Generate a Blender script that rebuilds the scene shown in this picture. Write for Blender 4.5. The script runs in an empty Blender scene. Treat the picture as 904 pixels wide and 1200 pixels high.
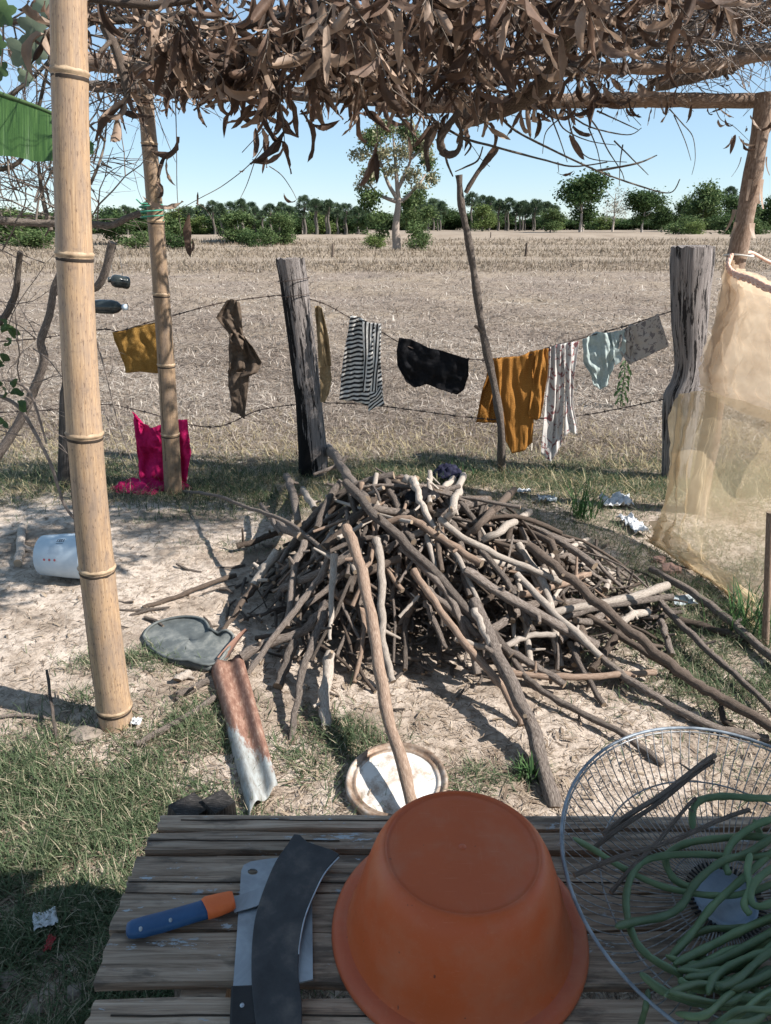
import bpy, math, random
import numpy as np
from mathutils import Vector, Matrix, noise, Quaternion
rnd = random.Random(7)
R = math.radians
scene = bpy.context.scene
col = scene.collection

# ------------------------------------------------------------------ camera, sky, sun, exposure
PITCH = R(21.3); CAMH = 1.5; F = 866.0
cam_data = bpy.data.cameras.new('camera'); cam = bpy.data.objects.new('camera', cam_data); col.objects.link(cam)
cam.location = (0, 0, CAMH); cam.rotation_euler = (math.pi/2 - PITCH, 0, 0)
cam_data.sensor_fit = 'VERTICAL'; cam_data.sensor_height = 24; cam_data.lens = 24*F/1200
cam_data.clip_start = 0.02; cam_data.clip_end = 5000
scene.camera = cam
SUN_EL = R(42)
to_sun = Vector((0.965*math.cos(SUN_EL), -0.262*math.cos(SUN_EL), math.sin(SUN_EL))).normalized()
world = bpy.data.worlds.new('World'); scene.world = world; world.use_nodes = True
wn = world.node_tree.nodes; wl = world.node_tree.links; wn.clear()
sky = wn.new('ShaderNodeTexSky'); sky.sky_type = 'NISHITA'; sky.sun_disc = False
sky.sun_elevation = SUN_EL; sky.sun_rotation = math.atan2(to_sun.x, to_sun.y)
sky.air_density = 1.0; sky.dust_density = 0.0; sky.ozone_density = 3.0; sky.altitude = 1000
bg = wn.new('ShaderNodeBackground'); bg.inputs['Strength'].default_value = 0.094
wo = wn.new('ShaderNodeOutputWorld'); tint = wn.new('ShaderNodeMix'); tint.data_type = 'RGBA'; tint.blend_type = 'MULTIPLY'; tint.inputs[0].default_value = 1
tint.inputs[7].default_value = (.95, .97, .97, 1); wl.new(sky.outputs[0], tint.inputs[6]); veil = wn.new('ShaderNodeMix'); veil.data_type = 'RGBA'; veil.inputs[0].default_value = .55; veil.inputs[7].default_value = (2.35, 3.35, 4.3, 1)
wl.new(tint.outputs[2], veil.inputs[6]); wl.new(veil.outputs[2], bg.inputs[0]); wl.new(bg.outputs[0], wo.inputs[0])
sd = bpy.data.lights.new('sun', 'SUN'); sd.energy = 4.8; sd.angle = R(0.53); sd.color = (1.0, 0.955, 0.90)
so = bpy.data.objects.new('sun', sd); col.objects.link(so)
so.rotation_euler = (-to_sun).to_track_quat('-Z', 'Y').to_euler()
scene.view_settings.view_transform = 'Standard'; scene.view_settings.look = 'None'
scene.view_settings.exposure = 1.05; scene.view_settings.gamma = 1
scene.render.engine = 'CYCLES'
scene.cycles.max_bounces = 8; scene.cycles.transparent_max_bounces = 16; scene.cycles.diffuse_bounces = 4

FW = Vector((0, math.cos(PITCH), -math.sin(PITCH))); UP = Vector((0, math.sin(PITCH), math.cos(PITCH))); CAM = Vector((0, 0, CAMH))
def ray(px, py): return Vector((1, 0, 0))*((px-452)/F) + FW + UP*((600-py)/F)
def atY(px, py, Y): d = ray(px, py); return CAM + d*(Y/d.y)
def atZ(px, py, z=0.0): d = ray(px, py); return CAM + d*((z-CAMH)/d.z)
def atD(px, py, D): return CAM + ray(px, py)*D            # D = depth along the view axis
def depth(p): return (Vector(p)-CAM).dot(FW)

# ------------------------------------------------------------------ ground height
def gh(x, y):
    x = np.asarray(x, float); y = np.asarray(y, float)
    h = 0.008*np.sin(x*3.1+1.3*np.sin(y*1.7))+0.007*np.sin(y*4.3+x*1.9)+0.004*np.sin(x*11+y*7.3)+0.003*np.sin(y*17-x*13+2*np.sin(x*5))
    f = np.clip((y-5)/3, 0, 1)
    h = h + f*(0.02*np.sin(x*2.3+y*1.1+np.sin(y*.9))+0.015*np.sin(y*6.1+x*3.7+2*np.sin(x*1.3)))
    def bund(c, hh, w, k, ph): return hh*np.exp(-((y-c-1.2*np.sin(x*k+ph))/w)**2)
    h = h + bund(27.5, .20, .7, .05, 0)+bund(39, .22, .9, .03, 1)+bund(62, .3, 1.2, .02, 2)+bund(95, .3, 1.5, .02, .5)
    h = h*np.clip((400-np.abs(y))/100, 0, 1)
    return h
def gz(x, y): return float(gh(x, y))
def gnd(px, py, dz=0.0):
    p = atZ(px, py, 0.0)
    for _ in range(3): p = atZ(px, py, gz(p.x, p.y)+dz)
    return p

# ------------------------------------------------------------------ materials
def ramp(nt, fac, stops):
    r = nt.nodes.new('ShaderNodeValToRGB'); el = r.color_ramp.elements
    while len(el) < len(stops): el.new(0.5)
    for e, (p, c) in zip(el, stops): e.position = p; e.color = (*c, 1)
    nt.links.new(fac, r.inputs[0]); return r.outputs[0]
def mixc(nt, f, a, b, mode='MIX'):
    m = nt.nodes.new('ShaderNodeMix'); m.data_type = 'RGBA'; m.blend_type = mode
    for sock, v in ((m.inputs[0], f), (m.inputs[6], a), (m.inputs[7], b)):
        if hasattr(v, 'is_output'): nt.links.new(v, sock)
        elif isinstance(v, (tuple, list)): sock.default_value = (*v, 1)
        else: sock.default_value = v
    return m.outputs[2]
def noise_tex(nt, vec, scale, detail=4, rough=.6, dist=0.0):
    n = nt.nodes.new('ShaderNodeTexNoise'); n.inputs['Scale'].default_value = scale; n.inputs['Detail'].default_value = detail
    n.inputs['Roughness'].default_value = rough; n.inputs['Distortion'].default_value = dist
    nt.links.new(vec, n.inputs['Vector']); return n.outputs['Fac']
def mapping(nt, vec, sc, rot=(0, 0, 0)):
    m = nt.nodes.new('ShaderNodeMapping'); m.inputs['Scale'].default_value = sc; m.inputs['Rotation'].default_value = rot
    nt.links.new(vec, m.inputs['Vector']); return m.outputs[0]
def new_mat(name):
    m = bpy.data.materials.new(name); m.use_nodes = True; nt = m.node_tree
    return m, nt, nt.nodes['Principled BSDF']
def coords(nt, which='Object'): return nt.nodes.new('ShaderNodeTexCoord').outputs[which]
def bump(nt, b, h, s, dist=0.005):
    n = nt.nodes.new('ShaderNodeBump'); n.inputs['Strength'].default_value = s; n.inputs['Distance'].default_value = dist
    nt.links.new(h, n.inputs['Height']); nt.links.new(n.outputs[0], b.inputs['Normal'])
def hsv_var(nt, c, fac_sock, lo, hi):
    mr = nt.nodes.new('ShaderNodeMapRange'); mr.inputs['To Min'].default_value = lo; mr.inputs['To Max'].default_value = hi
    nt.links.new(fac_sock, mr.inputs[0])
    h = nt.nodes.new('ShaderNodeHueSaturation'); nt.links.new(mr.outputs[0], h.inputs['Value']); nt.links.new(c, h.inputs['Color'])
    return h.outputs[0]
def simple(name, stops, scale=8, stretch=(1, 1, 1), rough=.7, bmp=.3, bdist=.004, coord='Object', var=None, spec=.3, metal=0, detail=5, trans=0, dist=0.0):
    m, nt, b = new_mat(name)
    v = mapping(nt, coords(nt, coord), stretch)
    n = noise_tex(nt, v, scale, detail, .65, dist)
    c = ramp(nt, n, stops)
    if var:
        oi = nt.nodes.new('ShaderNodeObjectInfo'); c = hsv_var(nt, c, oi.outputs['Random'], *var)
    nt.links.new(c, b.inputs['Base Color']); b.inputs['Roughness'].default_value = rough
    b.inputs['Specular IOR Level'].default_value = spec; b.inputs['Metallic'].default_value = metal
    if bmp: bump(nt, b, noise_tex(nt, v, scale*3, 4, .6), bmp, bdist)
    if trans:
        t = nt.nodes.new('ShaderNodeBsdfTranslucent'); nt.links.new(c, t.inputs[0]); mx = nt.nodes.new('ShaderNodeMixShader')
        mx.inputs[0].default_value = trans; nt.links.new(b.outputs[0], mx.inputs[1]); nt.links.new(t.outputs[0], mx.inputs[2])
        nt.links.new(mx.outputs[0], nt.nodes['Material Output'].inputs[0])
    return m
def blade_mat(name, stops, rough=.7, trans=.25, spec=.2):
    m, nt, b = new_mat(name)
    a = nt.nodes.new('ShaderNodeAttribute'); a.attribute_name = 'tone'
    c = ramp(nt, a.outputs['Fac'], stops)
    nt.links.new(c, b.inputs['Base Color']); b.inputs['Roughness'].default_value = rough; b.inputs['Specular IOR Level'].default_value = spec
    t = nt.nodes.new('ShaderNodeBsdfTranslucent'); nt.links.new(c, t.inputs[0]); mx = nt.nodes.new('ShaderNodeMixShader')
    mx.inputs[0].default_value = trans; nt.links.new(b.outputs[0], mx.inputs[1]); nt.links.new(t.outputs[0], mx.inputs[2])
    nt.links.new(mx.outputs[0], nt.nodes['Material Output'].inputs[0])
    return m
M = {}
# ground: bare pinkish clay in the yard, greyer straw soil in the field
def ground_mat():
    m, nt, b = new_mat('earth')
    o = coords(nt, 'Object')
    sep = nt.nodes.new('ShaderNodeSeparateXYZ'); nt.links.new(o, sep.inputs[0])
    n1 = noise_tex(nt, o, 2.2, 8, .65); n2 = noise_tex(nt, o, 28, 6, .7); n3 = noise_tex(nt, o, .35, 5, .6)
    clay = ramp(nt, n1, [(.34, (.22, .175, .135)), (.45, (.40, .325, .26)), (.56, (.57, .48, .40))])
    clay = mixc(nt, ramp(nt, n2, [(.38, (.7, .7, .7)), (.54, (0, 0, 0))]), clay, (.20, .155, .12))
    fieldc = ramp(nt, n2, [(.34, (.12, .092, .072)), (.5, (.23, .183, .148)), (.66, (.335, .28, .235))])
    fieldc = mixc(nt, ramp(nt, n3, [(.35, (0, 0, 0)), (.7, (.55, .55, .55))]), fieldc, (.33, .26, .175))
    far = ramp(nt, n3, [(.3, (.21, .165, .125)), (.7, (.30, .245, .19))])
    def step(a, c):
        mr = nt.nodes.new('ShaderNodeMapRange'); mr.inputs[1].default_value = a; mr.inputs[2].default_value = c
        nt.links.new(sep.outputs[1], mr.inputs[0]); return mr.outputs[0]
    c = mixc(nt, step(4.3, 5.4), clay, fieldc); c = mixc(nt, step(24, 30), c, far)
    nt.links.new(c, b.inputs['Base Color']); b.inputs['Roughness'].default_value = .95; b.inputs['Specular IOR Level'].default_value = .1
    bump(nt, b, noise_tex(nt, o, 22, 8, .75), .9, .02)
    return m
M['earth'] = ground_mat()
M['straw'] = blade_mat('straw', [(0, (.10, .072, .054)), (.35, (.25, .20, .158)), (.7, (.41, .345, .285)), (1, (.64, .57, .48))], trans=.15)
M['drygrass'] = blade_mat('dry_grass', [(0, (.20, .15, .08)), (.5, (.36, .29, .16)), (1, (.50, .43, .27))], trans=.2)
M['bankgrass'] = blade_mat('bank_grass', [(0, (.13, .10, .07)), (.5, (.24, .19, .135)), (1, (.36, .30, .225))], trans=.15)
M['litter'] = blade_mat('litter', [(0, (.07, .05, .035)), (.4, (.17, .125, .09)), (.75, (.32, .25, .18)), (1, (.5, .42, .33))], trans=.05)
M['grass'] = blade_mat('grass', [(0, (.04, .06, .028)), (.45, (.085, .125, .06)), (.7, (.15, .18, .10)), (.85, (.30, .27, .18)), (1, (.48, .41, .30))], trans=.3)
M['deepgrass'] = blade_mat('deep_grass', [(0, (.03, .07, .03)), (1, (.08, .16, .05))], trans=.3)
M['bark'] = simple('bark', [(.34, (.09, .073, .06)), (.48, (.235, .19, .16)), (.62, (.39, .33, .285)), (.76, (.52, .46, .41))], 9, (6, 6, 1.6), .85, 1.0, .01, 'UV', (.62, 1.3), .15)
M['palewood'] = simple('pale_wood', [(.32, (.20, .165, .135)), (.5, (.38, .325, .275)), (.7, (.55, .49, .425))], 9, (6, 6, 1), .8, .6, .004, 'UV', (.8, 1.1), .15)
M['darkwood'] = simple('dark_wood', [(.3, (.05, .038, .03)), (.55, (.125, .095, .075)), (.75, (.23, .185, .15))], 9, (6, 6, 1), .85, .8, .005, 'UV', (.7, 1.3), .15)
M['redwood'] = simple('red_wood', [(.3, (.13, .085, .06)), (.52, (.27, .19, .14)), (.75, (.43, .34, .27))], 8, (5, 5, 1), .8, .5, .004, 'UV', (.8, 1.1), .15)
M['cut'] = simple('cut_wood', [(.35, (.17, .125, .09)), (.65, (.42, .32, .225))], 30, (1, 1, 1), .85, .4, .003, 'UV', (.7, 1.15), .1)
M['twig'] = simple('twig', [(.3, (.06, .048, .038)), (.7, (.17, .14, .115))], 20, (1, 1, 1), .85, 0, 0, 'Object', (.8, 1.2), .15)
M['twiggrey'] = simple('grey_twig', [(.3, (.12, .095, .08)), (.7, (.30, .25, .215))], 20, (1, 1, 1), .85, 0, 0, 'Object', (.8, 1.2), .15)
def bamboo_mat(name, k=1.0):
    m, nt, b = new_mat(name)
    uv = coords(nt, 'UV')
    streak = noise_tex(nt, mapping(nt, uv, (14, .9, 1)), 6, 6, .65)
    blot = noise_tex(nt, mapping(nt, uv, (3, 2.2, 1)), 3.2, 6, .7)
    spots = noise_tex(nt, mapping(nt, uv, (9, 5, 1)), 9, 3, .5)
    c = ramp(nt, streak, [(.30, (.24*k, .15*k, .085*k)), (.5, (.41*k, .275*k, .165*k)), (.70, (.52*k, .375*k, .245*k))])
    c = mixc(nt, ramp(nt, blot, [(.40, (0, 0, 0)), (.62, (.85, .85, .85))]), c, (.27*k, .20*k, .15*k))
    sm = noise_tex(nt, mapping(nt, uv, (2, 7, 1)), 4.5, 8, .8, .6)
    c = mixc(nt, ramp(nt, sm, [(.54, (0, 0, 0)), (.66, (.6, .6, .6))]), c, (.20*k, .145*k, .11*k))
    c = mixc(nt, ramp(nt, spots, [(.60, (0, 0, 0)), (.66, (.8, .8, .8))]), c, (.14*k, .09*k, .065*k))
    oi = nt.nodes.new('ShaderNodeObjectInfo'); c = hsv_var(nt, c, oi.outputs['Random'], .9, 1.08)
    nt.links.new(c, b.inputs['Base Color']); b.inputs['Roughness'].default_value = .55; b.inputs['Specular IOR Level'].default_value = .3
    bump(nt, b, streak, .35, .003)
    return m
M['bamboo'] = bamboo_mat('bamboo'); M['oldbamboo'] = bamboo_mat('old_bamboo', .72)
M['crack'] = simple('dark_crack', [(.3, (.02, .014, .01)), (.7, (.05, .035, .025))], 10, bmp=0)
M['node'] = simple('bamboo_node', [(.3, (.20, .13, .08)), (.7, (.50, .37, .24))], 30, (1, 1, 1), .6, .4, .002, 'Object')
def post_mat(name, burnt):
    m, nt, b = new_mat(name)
    uv = coords(nt, 'UV'); o = coords(nt, 'Object')
    g = noise_tex(nt, mapping(nt, uv, (26, .8, 1)), 5, 8, .75, .3)
    c = ramp(nt, g, [(.33, (.04, .034, .033)), (.42, (.19, .165, .155)), (.52, (.33, .29, .27)), (.68, (.52, .475, .45))])
    ch = noise_tex(nt, mapping(nt, uv, (9, 1.6, 1)), 2.6, 6, .7, .3)
    pit = ramp(nt, ch, [(.55, (0, 0, 0)), (.575, (.97, .97, .97))])
    c = mixc(nt, pit, c, (.014, .012, .012))
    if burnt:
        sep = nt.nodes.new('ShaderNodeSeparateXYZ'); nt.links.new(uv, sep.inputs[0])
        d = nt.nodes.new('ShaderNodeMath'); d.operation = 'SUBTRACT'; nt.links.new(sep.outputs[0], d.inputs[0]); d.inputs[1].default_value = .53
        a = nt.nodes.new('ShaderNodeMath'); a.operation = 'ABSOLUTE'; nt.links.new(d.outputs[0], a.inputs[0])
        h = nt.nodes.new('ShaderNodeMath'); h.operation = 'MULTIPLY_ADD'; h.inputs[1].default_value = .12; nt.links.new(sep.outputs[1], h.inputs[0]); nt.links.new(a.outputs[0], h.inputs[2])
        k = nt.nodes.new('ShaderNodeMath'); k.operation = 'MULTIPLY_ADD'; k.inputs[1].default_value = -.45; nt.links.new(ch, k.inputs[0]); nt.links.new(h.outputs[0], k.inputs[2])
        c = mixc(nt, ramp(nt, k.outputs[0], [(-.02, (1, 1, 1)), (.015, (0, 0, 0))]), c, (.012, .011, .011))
    nt.links.new(c, b.inputs['Base Color']); b.inputs['Roughness'].default_value = .85; b.inputs['Specular IOR Level'].default_value = .2
    bump(nt, b, mixc(nt, pit, g, (0, 0, 0)), 1.0, .02)
    return m
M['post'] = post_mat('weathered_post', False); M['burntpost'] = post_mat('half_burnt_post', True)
M['char'] = simple('charred_wood', [(.35, (.014, .013, .012)), (.55, (.05, .045, .042)), (.68, (.15, .135, .125))], 7, (8, 1, 1), .7, .8, .01, 'UV', None, .3)
def slat_mat():
    m, nt, b = new_mat('weathered_slat')
    o = coords(nt, 'Object'); oi = nt.nodes.new('ShaderNodeObjectInfo')
    ad = nt.nodes.new('ShaderNodeVectorMath'); ad.operation = 'ADD'; nt.links.new(o, ad.inputs[0])
    cb = nt.nodes.new('ShaderNodeCombineXYZ'); mu = nt.nodes.new('ShaderNodeMath'); mu.operation = 'MULTIPLY'; mu.inputs[1].default_value = 40
    nt.links.new(oi.outputs['Random'], mu.inputs[0]); nt.links.new(mu.outputs[0], cb.inputs[0]); nt.links.new(mu.outputs[0], cb.inputs[1])
    nt.links.new(cb.outputs[0], ad.inputs[1]); v = ad.outputs[0]
    g = noise_tex(nt, mapping(nt, v, (1.2, 30, 30)), 4, 8, .7, .4)
    c = ramp(nt, g, [(.30, (.06, .043, .032)), (.43, (.24, .175, .125)), (.56, (.36, .275, .205)), (.74, (.50, .41, .32))])
    c = hsv_var(nt, c, oi.outputs['Random'], .75, 1.3)
    st = noise_tex(nt, mapping(nt, v, (2.5, 9, 9)), 3.3, 5, .6)
    c = mixc(nt, ramp(nt, st, [(.52, (0, 0, 0)), (.64, (.7, .7, .7))]), c, (.055, .045, .038))
    pt = noise_tex(nt, mapping(nt, v, (4, 14, 9)), 3.1, 8, .75)
    c = mixc(nt, ramp(nt, pt, [(.60, (0, 0, 0)), (.62, (.85, .85, .85))]), c, (.38, .45, .50))
    nt.links.new(c, b.inputs['Base Color']); b.inputs['Roughness'].default_value = .7; b.inputs['Specular IOR Level'].default_value = .3
    bump(nt, b, g, .7, .004)
    return m
M['slat'] = slat_mat()
M['leafdry'] = simple('dry_leaf', [(.3, (.070, .044, .031)), (.55, (.135, .087, .063)), (.75, (.25, .175, .13))], 14, (1, 1, 1), .6, .5, .004, 'Object', (.5, 1.5), .2, trans=.3)
M['leafpale'] = simple('pale_dry_leaf', [(.3, (.25, .175, .125)), (.6, (.40, .29, .215)), (.8, (.50, .39, .30))], 14, (1, 1, 1), .55, .5, .004, 'Object', (.8, 1.15), .3, trans=.25)
M['leafgreen'] = simple('green_leaf', [(.3, (.045, .085, .03)), (.7, (.10, .16, .06))], 12, (1, 1, 1), .5, .3, .003, 'Object', (.8, 1.2), .4, trans=.35)
M['vineleaf'] = simple('dusty_vine_leaf', [(.3, (.14, .18, .12)), (.7, (.24, .28, .19))], 12, (1, 1, 1), .6, .3, .003, 'Object', (.8, 1.2), .3, trans=.4)
def banana_mat():
    m, nt, b = new_mat('banana_leaf')
    uv = coords(nt, 'UV'); w = noise_tex(nt, mapping(nt, uv, (40, .6, 1)), 3, 4, .5)
    c = ramp(nt, w, [(.3, (.035, .085, .025)), (.6, (.07, .15, .04)), (.8, (.13, .22, .07))])
    nt.links.new(c, b.inputs['Base Color']); b.inputs['Roughness'].default_value = .4
    t = nt.nodes.new('ShaderNodeBsdfTranslucent'); nt.links.new(c, t.inputs[0]); mx = nt.nodes.new('ShaderNodeMixShader')
    mx.inputs[0].default_value = .45; nt.links.new(b.outputs[0], mx.inputs[1]); nt.links.new(t.outputs[0], mx.inputs[2])
    nt.links.new(mx.outputs[0], nt.nodes['Material Output'].inputs[0]); bump(nt, b, w, .4, .004)
    return m
M['banana'] = banana_mat()
def cloth_mat(name, stops, scale=20, trans=.25, rough=.85, coord='UV', stretch=(1, 1, 1), var=None):
    return simple(name, stops, scale, stretch, rough, .25, .002, coord, var, .1, trans=trans)
M['c_gold'] = cloth_mat('mustard_print', [(.42, (.20, .10, .018)), (.5, (.33, .18, .045)), (.58, (.42, .26, .09))], 22)
M['c_olive'] = cloth_mat('khaki_brown', [(.3, (.085, .062, .045)), (.7, (.135, .102, .078))], 6, .1)
M['c_sand'] = cloth_mat('sand_brown', [(.3, (.24, .17, .09)), (.7, (.37, .28, .17))], 6, .25)
M['c_black'] = cloth_mat('black_cloth', [(.3, (.006, .006, .007)), (.7, (.014, .014, .016))], 6, .02)
M['c_navy'] = cloth_mat('navy_cloth', [(.4, (.008, .009, .022)), (.62, (.03, .03, .055))], 30, .05)
M['c_orange'] = cloth_mat('orange_batik', [(.38, (.20, .085, .02)), (.5, (.38, .165, .035)), (.62, (.56, .30, .09))], 24, .3)
M['c_pink'] = cloth_mat('magenta_cloth', [(.3, (.50, .012, .10)), (.7, (.64, .03, .17))], 6, .3)
M['c_mint'] = cloth_mat('pale_mint_cloth', [(.3, (.36, .43, .41)), (.7, (.50, .56, .54))], 6, .25)
def print_mat(name, base, spot, s=9, th=.66):
    m, nt, b = new_mat(name)
    uv = coords(nt, 'UV'); n = noise_tex(nt, uv, s, 3, .7, .6)
    c = mixc(nt, ramp(nt, n, [(th, (0, 0, 0)), (th+.03, (1, 1, 1))]), base, spot)
    nt.links.new(c, b.inputs['Base Color']); b.inputs['Roughness'].default_value = .85
    t = nt.nodes.new('ShaderNodeBsdfTranslucent'); nt.links.new(c, t.inputs[0]); mx = nt.nodes.new('ShaderNodeMixShader')
    mx.inputs[0].default_value = .25; nt.links.new(b.outputs[0], mx.inputs[1]); nt.links.new(t.outputs[0], mx.inputs[2])
    nt.links.new(mx.outputs[0], nt.nodes['Material Output'].inputs[0])
    return m
M['c_floral'] = print_mat('white_floral', (.62, .585, .55), (.26, .10, .10), 3.2, .555)
M['c_beige'] = print_mat('beige_print', (.40, .36, .32), (.17, .15, .15), 3.4, .55)
def stripe_mat(name, ang):
    m, nt, b = new_mat(name)
    uv = mapping(nt, coords(nt, 'UV'), (1, 1, 1), (0, 0, ang))
    w = nt.nodes.new('ShaderNodeTexWave'); w.inputs['Scale'].default_value = .95; w.inputs['Distortion'].default_value = 1.5; w.inputs['Detail Scale'].default_value = .6
    nt.links.new(uv, w.inputs['Vector'])
    c = ramp(nt, w.outputs['Fac'], [(.48, (.012, .012, .014)), (.52, (.62, .60, .56))])
    nt.links.new(c, b.inputs['Base Color']); b.inputs['Roughness'].default_value = .85
    return m
M['c_stripe'] = stripe_mat('striped_vertical', 0.05); M['c_stripe2'] = stripe_mat('striped_slanting', R(62))
M['orange_plastic'] = simple('orange_plastic', [(.3, (.43, .080, .019)), (.6, (.48, .095, .024)), (.8, (.39, .074, .022))], 3, (1, 1, 1), .42, .15, .002, 'Object', None, .4)
def scuff(m):
    nt = m.node_tree; b = nt.nodes['Principled BSDF']; src = b.inputs['Base Color'].links[0].from_socket; o = coords(nt)
    c = mixc(nt, ramp(nt, noise_tex(nt, mapping(nt, o, (3, 60, 60), (.3, .5, .9)), 5, 4, .6), [(.62, (0, 0, 0)), (.72, (.20, .20, .20))]), src, (.62, .27, .15))
    c = mixc(nt, ramp(nt, noise_tex(nt, mapping(nt, o, (50, 4, 50), (.9, .2, .4)), 5, 4, .6), [(.62, (0, 0, 0)), (.72, (.12, .12, .12))]), c, (.62, .27, .15))
    c = mixc(nt, ramp(nt, noise_tex(nt, o, 75, 2, .5), [(.74, (0, 0, 0)), (.77, (.8, .8, .8))]), c, (.10, .03, .02))
    c = mixc(nt, ramp(nt, noise_tex(nt, o, 7, 6, .7), [(.45, (0, 0, 0)), (.7, (.45, .45, .45))]), c, (.42, .19, .11))
    nt.links.new(c, b.inputs['Base Color']); r = ramp(nt, noise_tex(nt, o, 11, 6, .7), [(.3, (.32, .32, .32)), (.7, (.62, .62, .62))]); nt.links.new(r, b.inputs['Roughness'])
scuff(M['orange_plastic'])
M['orange_scuff'] = simple('orange_scuffed', [(.3, (.44, .09, .035)), (.6, (.50, .11, .042)), (.8, (.36, .08, .04))], 9, (1, 1, 1), .5, .2, .001, 'Object', None, .35)
scuff(M['orange_scuff'])
M['wire'] = simple('galvanised_wire', [(.35, (.16, .155, .15)), (.6, (.38, .385, .39))], 60, (1, 1, 1), .5, 0, 0, 'Object', None, .5, .5)
M['bluewire'] = simple('blue_grey_rim', [(.35, (.11, .13, .155)), (.6, (.27, .31, .35))], 30, (1, 1, 1), .45, .2, .001, 'Object', None, .5, .2)
M['hubplastic'] = simple('blue_grey_plastic', [(.3, (.20, .27, .36)), (.7, (.34, .42, .52))], 20, (1, 1, 1), .45, .2, .001, 'Object', None, .4)
M['steel'] = simple('worn_steel', [(.3, (.17, .19, .21)), (.5, (.30, .335, .37)), (.7, (.42, .47, .52))], 7, (1, 1, 1), .42, .2, .001, 'Object', None, .5, .55, dist=1.0)
M['iron'] = simple('black_iron', [(.3, (.016, .017, .019)), (.5, (.036, .037, .04)), (.62, (.075, .07, .066)), (.75, (.13, .115, .10))], 13, (1, 1, 1), .5, .3, .001, 'Object', None, .4)
M['edge'] = simple('bright_edge', [(.3, (.25, .30, .34)), (.7, (.55, .62, .68))], 40, (1, 1, 1), .35, 0, 0, 'Object', None, .5, .6)
M['blueplastic'] = simple('blue_plastic', [(.3, (.012, .055, .14)), (.6, (.022, .085, .20)), (.75, (.09, .13, .20))], 15, (1, 1, 1), .45, .1, .001, 'Object', None, .4)
M['orangecollar'] = simple('orange_collar', [(.3, (.62, .12, .03)), (.7, (.72, .17, .05))], 15, (1, 1, 1), .5, .1, .001)
M['blackplastic'] = simple('black_plastic', [(.3, (.012, .012, .013)), (.7, (.025, .025, .027))], 15, (1, 1, 1), .45, .1, .001)
M['bean'] = simple('bean', [(.3, (.075, .125, .06)), (.6, (.12, .185, .095)), (.8, (.20, .27, .15))], 9, (1, 1, 1), .5, .5, .004, 'Object', (.75, 1.25), .35)
M['rubber'] = simple('grey_rubber', [(.3, (.050, .056, .056)), (.5, (.095, .105, .103)), (.66, (.20, .205, .19))], 10, (1, 1, 1), .6, .4, .003, 'Object', None, .35)
def enamel_mat():
    m, nt, b = new_mat('rust_stained_enamel'); o = coords(nt, 'Object')
    n = noise_tex(nt, o, 12, 8, .75)
    c = ramp(nt, n, [(.34, (.24, .15, .10)), (.45, (.46, .40, .34)), (.54, (.68, .66, .62))])
    nt.links.new(c, b.inputs['Base Color']); b.inputs['Roughness'].default_value = .45
    return m
M['enamel'] = enamel_mat()
M['rim_rust'] = simple('rusty_rim', [(.35, (.13, .075, .045)), (.5, (.30, .225, .17)), (.65, (.50, .46, .42))], 14, (1, 1, 1), .5, .3, .002, 'Object', None, .4, .3)
def rust_mat():
    m, nt, b = new_mat('rusty_iron_sheet'); uv = coords(nt, 'UV')
    sep = nt.nodes.new('ShaderNodeSeparateXYZ'); nt.links.new(uv, sep.inputs[0])
    n = noise_tex(nt, mapping(nt, uv, (5, 9, 1)), 1.6, 8, .75)
    rust = ramp(nt, n, [(.3, (.085, .035, .024)), (.5, (.20, .105, .072)), (.7, (.36, .25, .19))])
    zinc = ramp(nt, n, [(.3, (.15, .13, .11)), (.6, (.29, .31, .305))])
    ad = nt.nodes.new('ShaderNodeMath'); ad.operation = 'MULTIPLY_ADD'; ad.inputs[1].default_value = .5; nt.links.new(n, ad.inputs[0]); nt.links.new(sep.outputs[1], ad.inputs[2])
    sb = nt.nodes.new('ShaderNodeMath'); sb.operation = 'MULTIPLY_ADD'; sb.inputs[1].default_value = -.42; nt.links.new(sep.outputs[0], sb.inputs[0]); nt.links.new(ad.outputs[0], sb.inputs[2])
    c = mixc(nt, ramp(nt, sb.outputs[0], [(.70, (0, 0, 0)), (.78, (1, 1, 1))]), rust, zinc)
    nt.links.new(c, b.inputs['Base Color']); b.inputs['Roughness'].default_value = .75; bump(nt, b, n, .5, .003)
    return m
M['rust'] = rust_mat()
M['whiteplastic'] = simple('white_plastic', [(.3, (.42, .52, .60)), (.7, (.60, .68, .74))], 8, (1, 1, 1), .45, .1, .001, 'Object', None, .4, trans=.1)
M['print_dark'] = simple('dark_print', [(.3, (.05, .07, .10)), (.7, (.09, .12, .16))], 8, bmp=0)
M['print_grey'] = simple('grey_print', [(.3, (.36, .42, .48)), (.7, (.46, .52, .58))], 8, bmp=0)
M['print_red'] = simple('red_print', [(.3, (.35, .08, .10)), (.7, (.48, .14, .15))], 8, bmp=0)
M['paper'] = simple('white_paper', [(.3, (.58, .60, .62)), (.7, (.78, .80, .82))], 30, (1, 1, 1), .7, .2, .002, trans=.2)
M['greypaper'] = simple('grey_card', [(.3, (.30, .34, .36)), (.7, (.46, .50, .52))], 30, (1, 1, 1), .7, .2, .002)
M['redpaper'] = simple('red_wrapper', [(.3, (.30, .03, .04)), (.7, (.50, .08, .08))], 30, (1, 1, 1), .6, .2, .002)
M['stone'] = simple('stone', [(.3, (.13, .105, .085)), (.7, (.27, .225, .185))], 12, (1, 1, 1), .9, .7, .01)
M['brick'] = simple('broken_brick', [(.3, (.28, .16, .12)), (.7, (.46, .31, .25))], 14, (1, 1, 1), .9, .7, .01)
M['bottle'] = simple('dark_bottle', [(.3, (.012, .016, .016)), (.7, (.04, .05, .05))], 10, (1, 1, 1), .18, .3, .004, 'Object', None, .5)
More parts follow.
